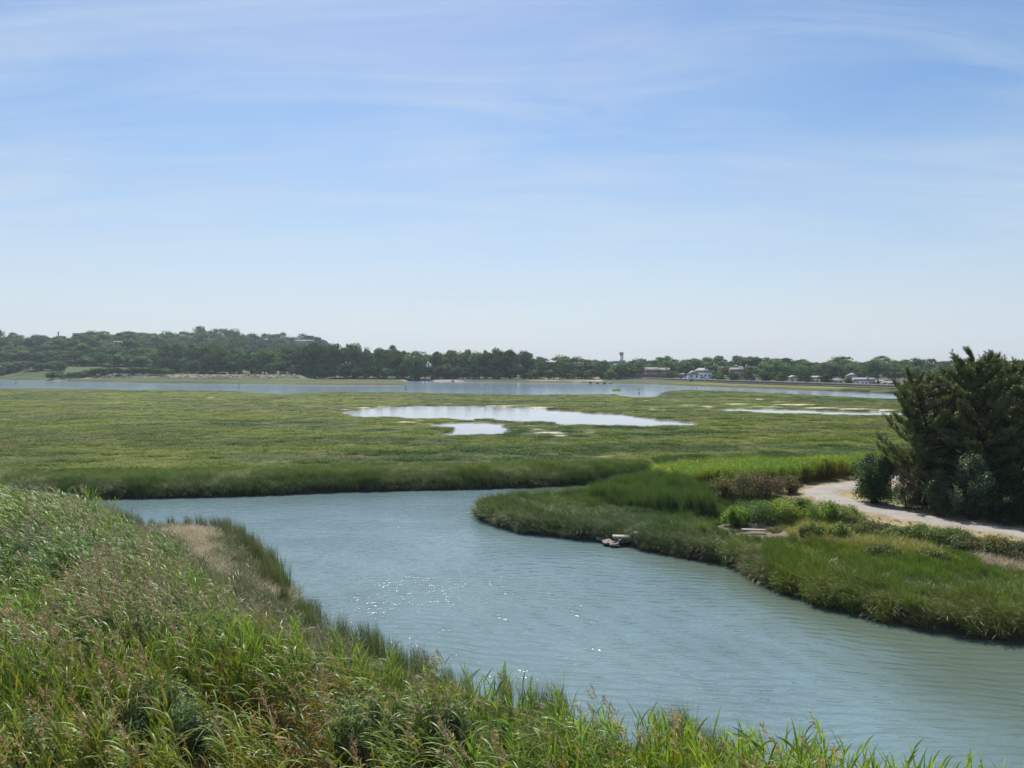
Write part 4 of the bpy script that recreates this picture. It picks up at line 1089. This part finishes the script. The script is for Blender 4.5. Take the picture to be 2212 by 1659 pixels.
# leafy weeds standing among the foreground reeds
for px, py, w, h, lab in [(350, 1560, 120, 110, 'grey green mugwort weed among brown stems'), (420, 1600, 110, 110, 'dusty leafy weed right of the mugwort'), (790, 1590, 120, 110, 'dark leafy weed low in the middle of reeds'), (880, 1600, 120, 110, 'bushy green weed beside the dark leafy weed'), (70, 1640, 150, 100, 'broad leaved weed in the bottom left corner'), (980, 1610, 90, 90, 'small leafy weed right of the bushy weed'), (1290, 1655, 110, 80, 'low grey weed at bottom edge')]:
    d = F * (H - 2.5) / (py - h * .5 - YH); x = at(px, d); z = h1(x, d)
    p = YH + F * (H - z) / d
    bush(px, p, w * 1.5, (p - (py - h * .55)), lab, (.15, .205, .10), z, .04, 9000, .5, 9, 50, 'weed', 'weed')

# ------------------------------------------------------------------ stones and driftwood
def rock_mesh(seed):
    import bmesh
    bm = bmesh.new(); bmesh.ops.create_icosphere(bm, subdivisions=2, radius=.5)
    g = np.random.default_rng(seed); ax = g.standard_normal((5, 3))
    for v in bm.verts:
        c = np.array(v.co); k = 1 + sum(.10 * math.sin(3.1 * c.dot(a) * 2 + i) for i, a in enumerate(ax))
        v.co = Vector(c * k * np.array([1.25, 1, .62]))
    me = bpy.data.meshes.new('rock'); bm.to_mesh(me); bm.free(); return me
ROCKS = [rock_mesh(i) for i in range(5)]
def rock(px, py, z, size, label, mat='rock', group=None, flat=1.0, name='rock'):
    x, d = W(px, py, z); me = rnd.choice(ROCKS).copy(); me.materials.append(M[mat])
    o = link(name, me); o.location = (x, d, max(h1(x, d), z) + size * .08); o.scale = (size, size, size * flat); o.rotation_euler = (rnd.uniform(-.3, .3), rnd.uniform(-.3, .3), rnd.random() * 6)
    return tag(o, label, 'rock', group)
for px, py, s, lab in [(1312, 1172, .5, 'small pale stone at the water in the inlet'), (1328, 1176, .45, 'pale stone furthest out in the inlet'), (1346, 1170, .6, 'grey stone below the driftwood slab'), (1330, 1164, .5, 'dark stone behind the inlet stones'), (1362, 1166, .5, 'stone right of the grey inlet stone'), (1303, 1166, .4, 'leftmost little stone of the inlet')]:
    rock(px, py, .12, s, lab, 'rock' if 'dark' not in lab else 'darkrock', 'stones in the inlet', .8)
for px, py, s, lab in [(1615, 1232, .45, 'pale stone at water edge under cord grass'), (1600, 1229, .3, 'little pale stone left of water edge stone'), (1628, 1236, .3, 'little stone right of water edge stone')]:
    rock(px, py, .1, s, lab, 'rock', 'stones at the water edge', .8)
for px, py, s, m, lab in [(872, 818.5, 2.2, 'darkrock', 'dark boulder at left end of the small beach'), (1005, 823, 1.32, 'rock', 'pale boulder in the shallows off the beach'), (978, 823, 1.5, 'darkrock', 'dark flat rock on the beach edge'), (1290, 827.5, 1.8, 'darkrock', 'dark rock at the point of the wooded shore'), (1305, 827.8, 1.8, 'darkrock', 'second dark rock at the wooded point'), (1318, 827.8, 1.56, 'rock', 'pale rock ending the wooded point'), (1275, 826.8, 1.56, 'darkrock', 'dark rock left of the wooded point')]:
    rock(px, py, .3, s, lab, m, flat=.9)
def plank(px, py, z, L_, w, t, rz, label, tilt=.05):
    x, d = W(px, py, z); b = MB(); b.box(-L_ / 2, L_ / 2, -w / 2, w / 2, 0, t)
    me = b.mesh('driftwood_plank', M['driftwood']); o = link('driftwood_plank', me); o.location = (x, d, max(z, h1(x, d)) + .05); o.rotation_euler = (tilt, tilt * .5, rz)
    return tag(o, label, 'driftwood')
plank(1386, 1157, .55, .75, .3, .1, .35, 'weathered driftwood slab lying in the inlet', .2)
plank(1350, 1165, .3, 1.2, .35, .12, .1, 'pale driftwood board by the inlet stones', .1)
plank(1628, 1148, 1.0, 1.1, .22, .05, -.05, 'white weathered plank lying on the mud patch')
def hummock(px, py, wpx, lab):
    x, d = W(px, py, 1.1); z = h1(x, d); s = wpx / F * d / 1.0
    A = tuft(int(px), 200, .45, .55, .02, .6, 1.0, (.10, .085, .05), .2)
    o = link('grass_tussock', A.mesh('grass_tussock', M['bush'])); o.location = (x, d, z); o.scale = (s, s, s * .6)
    return tag(o, lab, 'tussock', 'tussocks on the mud patch')
for px, py, w, lab in [(1562, 1141, 30, 'dark tussock at left end of the mud patch'), (1590, 1138, 30, 'dark tussock at back of the mud patch'), (1672, 1140, 34, 'broad dark tussock behind the white plank'), (1690, 1156, 40, 'broad dark tussock right of the white plank'), (1640, 1136, 28, 'grey tussock above the white plank'), (1590, 1155, 26, 'small tussock before the mud patch')]: hummock(px, py, w, lab)
def riprap():
    g = np.random.default_rng(191); n = 900
    px = 5 + 650 * g.random(n); d = 425 + 9 * g.random(n) + 2 * g.standard_normal(n); x = (px - CX) / F * d; z = hz(x, d)
    k = fbm(px * .05, d * .1, 192, 3) + .14 * sstep(330, 520, px) - .1 * sstep(140, 60, px) > .53; x, d, z = x[k], d[k], z[k]; n = len(x)
    ms = []
    for i in range(3):
        me = ROCKS[i].copy(); c = np.ones((len(me.vertices), 4), np.float32); c[:, :3] = (.24, .21, .18)
        me.attributes.new('col', 'FLOAT_COLOR', 'POINT').data.foreach_set('color', c.ravel()); me.materials.append(M['straw']); ms.append(me)
    s = .5 + .9 * g.random(n) ** 2
    scatter('riprap_stones', ms, x, d, z, g.integers(0, 3, n), np.stack([s, s, s], 1), rots(n, g, 3, .3), np.ones((n, 3)) * (.6 + .7 * g.random((n, 1))), 'band of pale riprap stones along the far river bank', 'stones')
riprap()

# ------------------------------------------------------------------ far buildings
def house(px0, px1, ytop, ybase, d, label, wall='white', roof='shingle', kind='gable', along='x', wallfrac=.5, depth=None, chim=False, rz=0.0, nwin=3, name='house', sink=1.5):
    x0, x1 = at(px0, d), at(px1, d); w = x1 - x0; zt, zb = zpix(ytop, d), zpix(ybase, d); dp = depth or max(w * .6, 4); hgt = zt - zb
    o = thing(name, label, 'house', ((x0 + x1) / 2, d + dp / 2, zb), rz)
    hw = hgt * wallfrac
    MB().box(-w / 2, w / 2, -dp / 2, dp / 2, -sink, hw).build('wall', M[wall], o)
    r = MB()
    if kind == 'gable': r.gable(-w / 2, w / 2, -dp / 2, dp / 2, hw + .002, hgt, along, .3)
    elif kind == 'hip': r.hip(-w / 2, w / 2, -dp / 2, dp / 2, hw + .002, hgt)
    else: r.box(-w / 2 - .15, w / 2 + .15, -dp / 2 - .15, dp / 2 + .15, hw + .002, hgt)
    ro = r.build('roof', M[roof], o)
    if chim: MB().box(w * .15, w * .15 + .6, -.3, .3, hgt * .7, hgt + .6).build('chimney', M['brick'], ro)
    wh = min(1.1, hw * .5)
    for i in range(nwin):
        cx = -w / 2 + w * (i + .5) / nwin + .1 * (i % 2); ww = min(.9, w / nwin * .5)
        f = MB().box(cx - ww / 2, cx + ww / 2, -dp / 2 - .05, -dp / 2 + .02, hw * .35, hw * .35 + wh).build('window', M['white'], o)
        MB().box(cx - ww / 2 + .08, cx + ww / 2 - .08, -dp / 2 - .07, -dp / 2 - .052, hw * .35 + .08, hw * .35 + wh - .08).build('pane', M['glass'], f)
    if w > 5: MB().box(w * .32, w * .32 + .9, -dp / 2 - .045, -dp / 2 + .02, 0, min(2, hw * .85)).build('door', M['fence'], o)
    return o
house(1395, 1423, 793.5, 811, 414, 'left of two brown roofed houses above reddish fence', 'mauvewall', 'brownroof', wallfrac=.32, rz=.25)
house(1425, 1448, 794.5, 811, 416, 'right of two brown roofed houses above reddish fence', 'greywall', 'brownroof', wallfrac=.34, rz=.25, chim=True)
house(1469, 1485, 805.7, 817, 382, 'small low shed with pale roof beside big white house', 'fence', 'shingle', 'hip', wallfrac=.66, nwin=1, name='shed')
house(1500, 1538, 795, 818, 378, 'big white house with broad grey roof on the right shore', 'white', 'shingle', 'hip', wallfrac=.55, chim=True, nwin=4)
house(1488, 1510, 801, 818, 366, 'white gabled wing house in front of big grey roof', 'white', 'shingle', 'gable', 'y', .55, nwin=2)
house(1326, 1364, 808, 815, 440, 'low white building beside the wooded point', 'white', 'shingle', 'flat', wallfrac=.8, nwin=5, name='low_building')
house(1295, 1326, 780.5, 800, 640, 'long grey flat roofed building left of the striped tower', 'greywall', 'white', 'flat', wallfrac=.85, nwin=6, name='flat_building')
house(1580, 1606, 794, 812, 390, 'mauve house half hidden by trees', 'mauvewall', 'brownroof', wallfrac=.45)
house(1623, 1637, 808, 826, 345, 'small white gable facing the marsh', 'white', 'shingle', 'gable', 'y', .6, nwin=1)
house(1668, 1692, 791.5, 812, 430, 'house with reddish roof high among trees', 'mauvewall', 'brownroof', wallfrac=.4)
house(1706, 1728, 811, 827, 318, 'pale bungalow peeping between two trees', 'white', 'shingle', 'gable', 'y', .6, nwin=2)
house(1752, 1778, 812, 828, 310, 'second pale bungalow with white gable end', 'cream', 'shingle', wallfrac=.55, nwin=3)
house(1799, 1821, 819, 831, 298, 'tiny cabin with pale flat roof by the seawall', 'mauvewall', 'white', 'flat', wallfrac=.8, nwin=2, name='cabin')
house(1850, 1892, 816, 832, 288, 'long grey ranch house behind the seawall', 'white', 'shingle', wallfrac=.52, nwin=5, chim=True)
house(1835, 1854, 805, 818, 330, 'grey roof rising behind the ranch house', 'greywall', 'shingle', 'hip', wallfrac=.4)
house(1901, 1914, 821, 834, 284, 'narrow house between evergreen and garage', 'cream', 'shingle', wallfrac=.6, nwin=1)
house(1914, 1946, 824, 836, 276, 'long low garage left of the pines', 'greywall', 'shingle', wallfrac=.6, nwin=3, name='garage')
house(1857, 1874, 783, 800, 520, 'white block building above the ranch house trees', 'white', 'white', 'flat', wallfrac=.9, nwin=4, name='block_building')
house(405, 434, 727, 742, 800, 'long pale house on the left hill', 'greywall', 'shingle', wallfrac=.5, nwin=6)
house(435, 449, 724.5, 738, 806, 'blue grey house right of the long pale hill house', 'greywall', 'darkroof', wallfrac=.55, nwin=3)
house(551, 559, 735, 746, 770, 'narrow cream house on the left hill', 'cream', 'shingle', 'gable', 'y', .6, nwin=1)
house(566, 578, 731.5, 744, 775, 'pale grey house right of narrow cream house', 'greywall', 'shingle', wallfrac=.5, nwin=2)
house(635, 673, 734, 741.5, 745, 'long blue grey house under the domed tree', 'greywall', 'shingle', wallfrac=.5, nwin=6)
house(273, 296, 752, 762, 615, 'white house in gap of the meadow trees', 'white', 'white', 'flat', wallfrac=.8, nwin=4)
house(243, 261, 736.5, 748, 660, 'grey house below the lone skyline tree', 'greywall', 'darkroof', wallfrac=.5, nwin=3)

def tower():
    d = 950; x = at(1342.5, d); w = 4.3 / F * d; zt = zpix(761, d); o = thing('water_tower', 'striped tower with red top band above the far trees', 'tower', (x, d, 0))
    zb = zpix(767.8, d)
    MB().lathe([(w * .96, 0), (w, zb - .002)], 24).build('shaft', M['white'], o, True)
    MB().lathe([(w * 1.002, zb), (w, zt - .8)], 24).build('red_band', M['redband'], o, True)
    MB().lathe([(w, zt - .798), (w * 1.2, zt - .3), (w * 1.2, zt), (w * 1.1, zt)], 24).build('rim', M['mauvewall'], o)
tower()
def chimney():
    d = 900; x = at(126, d); w = 1.4 / F * d; zt = zpix(717, d); o = thing('brick_chimney', 'thin tall brick chimney above the left trees', 'chimney', (x, d, 10))
    MB().lathe([(w * 1.15, 0), (w, zt - 11)], 12).build('stack', M['brick'], o, True)
    MB().lathe([(w * 1.02, zt - 10.998), (w * 1.2, zt - 10.6), (w * 1.2, zt - 10), (w * .8, zt - 10)], 12).build('cap', M['darkroof'], o)
chimney()
def cupola():
    d = 560; x = at(1866.7 - 50, d); s = d / F; zb = zpix(775.5, d); zt = zpix(769, d); o = thing('cupola_tower', 'green roofed cupola with thin spire over the right trees', 'tower', (x, d, 2))
    MB().lathe([(6.5 * s, 0), (6.5 * s, zb - 2.3)], 8).build('drum', M['white'], o)
    MB().lathe([(9.5 * s, zb - 2.298), (9.5 * s, zb - 2), (4 * s, zb - 2 + (zt - zb) * .5), (.9 * s, zt - 2)], 8).build('roof', M['greenroof'], o)
    MB().lathe([(.55 * s, zt - 2.05), (.3 * s, zpix(764.5, d) - 2)], 6).build('spire', M['greenroof'], o)
cupola()

def seawall():
    l = [(x, y) for x, y in smooth_line(WALL_LINE, 6)]; o = thing('seawall', 'long dark seawall below the right shore houses', 'wall', (l[0][0], l[0][1], 0))
    def ribbon(a, b, z0, z1):
        V = []; Fs = []
        for i, (x, y) in enumerate(l):
            for yy, zz in ((a, z0), (b, z0), (b, z1), (a, z1)): V.append((x - l[0][0], y + yy - l[0][1], zz))
        for i in range(len(l) - 1):
            for k in range(4): Fs.append((i * 4 + k, i * 4 + (k + 1) % 4, i * 4 + 4 + (k + 1) % 4, i * 4 + 4 + k))
        return V, Fs
    MB().add(*ribbon(0, 1.2, .3, 1.55)).build('footing', M['darkrock'], o)
    MB().add(*ribbon(.25, .9, 1.552, 2.35)).build('parapet', M['wall'], o)
seawall()
def far_fence():
    d = 409; x0, x1 = at(1374, d), at(1452, d); o = thing('board_fence', 'reddish board fence below the two brown roofed houses', 'fence', (x0, d, zpix(816, d)))
    b = MB(); n = 60; w = (x1 - x0) / n
    for k in range(n): b.box(k * w, (k + .94) * w, 0, .05, -1, 2.2)
    b.build('boards', M['fence'], o); r = MB(); r.box(0, x1 - x0, .052, .12, .5, .62); r.box(0, x1 - x0, .052, .12, 1.6, 1.72); r.build('rails', M['pole'], o)
far_fence()
def pole(px, top, d, label):
    x = at(px, d); z = h1(x, d); zt = zpix(top, d); o = thing('utility_pole', label, 'utility pole', (x, d, z), .3, None)
    MB().tube((0, 0, -.3), (0, 0, zt - z), .22, .15, 8).build('post', M['pole'], o); MB().box(-1.1, 1.1, -.08, .08, zt - z - 1.1, zt - z - .9).build('crossarm', M['pole'], o)
pole(1340, 781, 420, 'wooden utility pole below the striped tower'); pole(1373, 799, 416, 'utility pole left of the reddish fence'); pole(1392, 791, 412, 'utility pole beside the left brown roof'); pole(1727, 800, 330, 'utility pole by the pale bungalow')

def car(px, py, d, label, body='carwhite', rz=0.0, s=1.0):
    x = at(px, d); z = zpix(py, d); o = thing('parked_car', label, 'car', (x, d, z), rz); o.scale = (s,) * 3
    b = MB(); pr = [(-2.1, .35), (2.1, .35), (2.15, .75), (1.3, .9), (-2.0, .95)]
    b.add([(a, y, c) for y in (-.85, .85) for a, c in pr], [(4, 3, 2, 1, 0), (5, 6, 7, 8, 9)] + [(i, (i + 1) % 5, 5 + (i + 1) % 5, 5 + i) for i in range(5)]); b.build('body', M[body], o)
    c = MB(); pr = [(-1.7, .93), (1.1, .9), (.5, 1.45), (-1.3, 1.45)]
    c.add([(a, y, q) for y in (-.74, .74) for a, q in pr], [(3, 2, 1, 0), (4, 5, 6, 7)] + [(i, (i + 1) % 4, 4 + (i + 1) % 4, 4 + i) for i in range(4)]); cb = c.build('cabin', M['glass'], o)
    MB().box(-1.3, .5, -.7, .7, 1.451, 1.52).build('roof', M[body], cb)
    for wx in (-1.3, 1.3):
        for wy in (-.86, .86):
            MB().tube((wx, wy - .1, .33), (wx, wy + .1, .33), .33, .33, 12).build('wheel', M['tyre'], o)
car(1485, 820, 378, 'white car parked before the white gabled house'); car(1518, 820.5, 363, 'white car parked in middle of the white house yard', rz=.1); car(1537, 820.5, 357, 'pale car parked right of big white house', 'carwhite', -.3)
car(1927, 836, 270, 'white car parked before the low garage'); car(902, 818.3, 434, 'dark vehicle standing on the small beach', 'cardark', 1.4, 1.1)

def buoy(px, py, label):
    x, d = W(px, py, .0); o = thing('channel_marker', label, 'buoy', (x, d, 0)); o.scale = (.55,) * 3
    MB().lathe([(.35, -.3), (.6, 0), (.55, .4), (.25, .7)], 12).build('float', M['buoy'], o, True)
    MB().tube((0, 0, .68), (0, 0, 2.2), .09, .07, 6).build('staff', M['buoy'], o); MB().lathe([(.08, 2.2), (.38, 2.3), (.38, 2.75), (.08, 2.85)], 8).build('topmark', M['buoy'], o)
buoy(34, 829, 'dark channel marker near the left end of river'); buoy(516, 838, 'reddish channel marker between stony strip and marsh'); buoy(877, 842.5, 'channel marker off the grassy river point'); buoy(1380, 850, 'channel marker in the notch right of the islet')

# added mirror plate, tilted to throw a sun glint at the camera
def glint(px, py, d, label):
    s = Vector((math.sin(SUN_AZ) * math.cos(SUN_EL), math.cos(SUN_AZ) * math.cos(SUN_EL), math.sin(SUN_EL)))
    x = at(px, d); z = zpix(py, d); v = (Vector((0, 0, H)) - Vector((x, d, z))).normalized(); hv = (s + v).normalized()
    b = MB(); b.box(-.45, .45, -.35, .35, -.06, .06); o = b.build('glint_mirror', M['metal']); o.location = (x, d, z); o.rotation_euler = hv.to_track_quat('Z', 'Y').to_euler()
    tag(o, label, 'roof vent')

# ------------------------------------------------------------------ sky, sun, haze, camera
def world():
    w = bpy.data.worlds.new('World'); SC.world = w; w.use_nodes = True
    nt = w.node_tree; nt.nodes.clear(); L = nt.links.new
    out = nt.nodes.new('ShaderNodeOutputWorld'); bg = nt.nodes.new('ShaderNodeBackground'); bg.inputs['Strength'].default_value = .073
    sky = nt.nodes.new('ShaderNodeTexSky'); sky.sky_type = 'NISHITA'; sky.sun_disc = False; sky.sun_elevation = SUN_EL; sky.sun_rotation = SUN_AZ
    sky.altitude = 0; sky.air_density = 1.0; sky.dust_density = .7; sky.ozone_density = 1.8
    tc = nt.nodes.new('ShaderNodeTexCoord'); sp = nt.nodes.new('ShaderNodeSeparateXYZ'); L(tc.outputs['Generated'], sp.inputs[0])
    zc = mathn(nt, 'MAXIMUM', mathn(nt, 'ADD', sp.outputs[2], .13), .02)
    cb = nt.nodes.new('ShaderNodeCombineXYZ'); L(mathn(nt, 'DIVIDE', sp.outputs[0], zc), cb.inputs[0]); L(mathn(nt, 'DIVIDE', sp.outputs[1], zc), cb.inputs[1])
    p = cb.outputs[0]
    n1 = noise(nt, mapping(nt, p, (.8, 1.15, 1), (0, 0, .9)), 1.1, 6, .55, .7)
    n2 = noise(nt, mapping(nt, p, (.55, 2.3, 1), (0, 0, .72)), 1.4, 7, .62, 1.0)
    n3 = noise(nt, mapping(nt, p, (.5, .7, 1)), .6, 3, .5)
    f = mathn(nt, 'ADD', mathn(nt, 'MULTIPLY', ramp(nt, n1, [(.36, (0,) * 3), (.74, (1,) * 3)]), .45), mathn(nt, 'MULTIPLY', ramp(nt, n2, [(.42, (0,) * 3), (.72, (1,) * 3)]), .7))
    f = mathn(nt, 'MULTIPLY', f, ramp(nt, n3, [(.32, (.25,) * 3), (.62, (1,) * 3)]))
    lft = nt.nodes.new('ShaderNodeMapRange'); lft.inputs[1].default_value = .45; lft.inputs[2].default_value = -.5; lft.inputs[3].default_value = .75; lft.inputs[4].default_value = 1.35; L(sp.outputs[0], lft.inputs[0])
    f = mathn(nt, 'MINIMUM', mathn(nt, 'MULTIPLY', mathn(nt, 'MULTIPLY', f, .8), lft.outputs[0]), .8)
    hs = nt.nodes.new('ShaderNodeHueSaturation'); hs.inputs['Saturation'].default_value = 1.24; hs.inputs['Value'].default_value = 1.05; L(sky.outputs[0], hs.inputs['Color'])
    low = ramp(nt, sp.outputs[2], [(.0, (.8,) * 3), (.10, (.5,) * 3), (.3, (0,) * 3)])
    base = mixc(nt, low, hs.outputs[0], (5.15, 5.75, 6.7))
    c = mixc(nt, f, base, (5.6, 6.5, 7.6))
    L(c, bg.inputs['Color']); L(bg.outputs[0], out.inputs[0])
world()
s = bpy.data.lights.new('sun', 'SUN'); s.energy = 5.0; s.angle = R(.55); s.color = (1.0, .95, .87)
so = bpy.data.objects.new('sun', s); COL.objects.link(so)
so.rotation_euler = Vector((math.sin(SUN_AZ) * math.cos(SUN_EL), math.cos(SUN_AZ) * math.cos(SUN_EL), math.sin(SUN_EL))).to_track_quat('Z', 'Y').to_euler()

def haze():
    m, nt, out = nmat('haze_air'); v = nt.nodes.new('ShaderNodeVolumePrincipled')
    v.inputs['Color'].default_value = (.72, .84, 1.0, 1); v.inputs['Density'].default_value = .00015; v.inputs['Anisotropy'].default_value = .2
    nt.links.new(v.outputs[0], out.inputs['Volume'])
    o = MB().box(-1400, 1400, -60, 1500, -5, 75).build('haze', m); tag(o, 'thin bluish summer haze', 'haze', kind='stuff')
HAZE = True
if HAZE: haze()

cam = bpy.data.cameras.new('camera'); cam.sensor_fit = 'HORIZONTAL'; cam.sensor_width = 36; cam.lens = 36 * F / 2212; cam.shift_y = -(829.5 - YH) / 2212
cam.clip_start = .1; cam.clip_end = 9000
co = bpy.data.objects.new('camera', cam); COL.objects.link(co); co.location = (0, 0, H); co.rotation_euler = (R(90), 0, 0); SC.camera = co

SC.view_settings.view_transform = 'Standard'; SC.view_settings.look = 'None'; SC.view_settings.gamma = 1.0; SC.view_settings.exposure = 0.62
cy = SC.cycles; cy.max_bounces = 6; cy.diffuse_bounces = 2; cy.glossy_bounces = 3; cy.transmission_bounces = 3; cy.transparent_max_bounces = 4; cy.volume_bounces = 0
cy.use_denoising = True; cy.denoiser = 'OPENIMAGEDENOISE'; cy.denoising_input_passes = 'RGB_ALBEDO_NORMAL'; cy.denoising_prefilter = 'ACCURATE'; cy.caustics_reflective = False; cy.caustics_refractive = False; cy.sample_clamp_indirect = 6; cy.sample_clamp_direct = 14
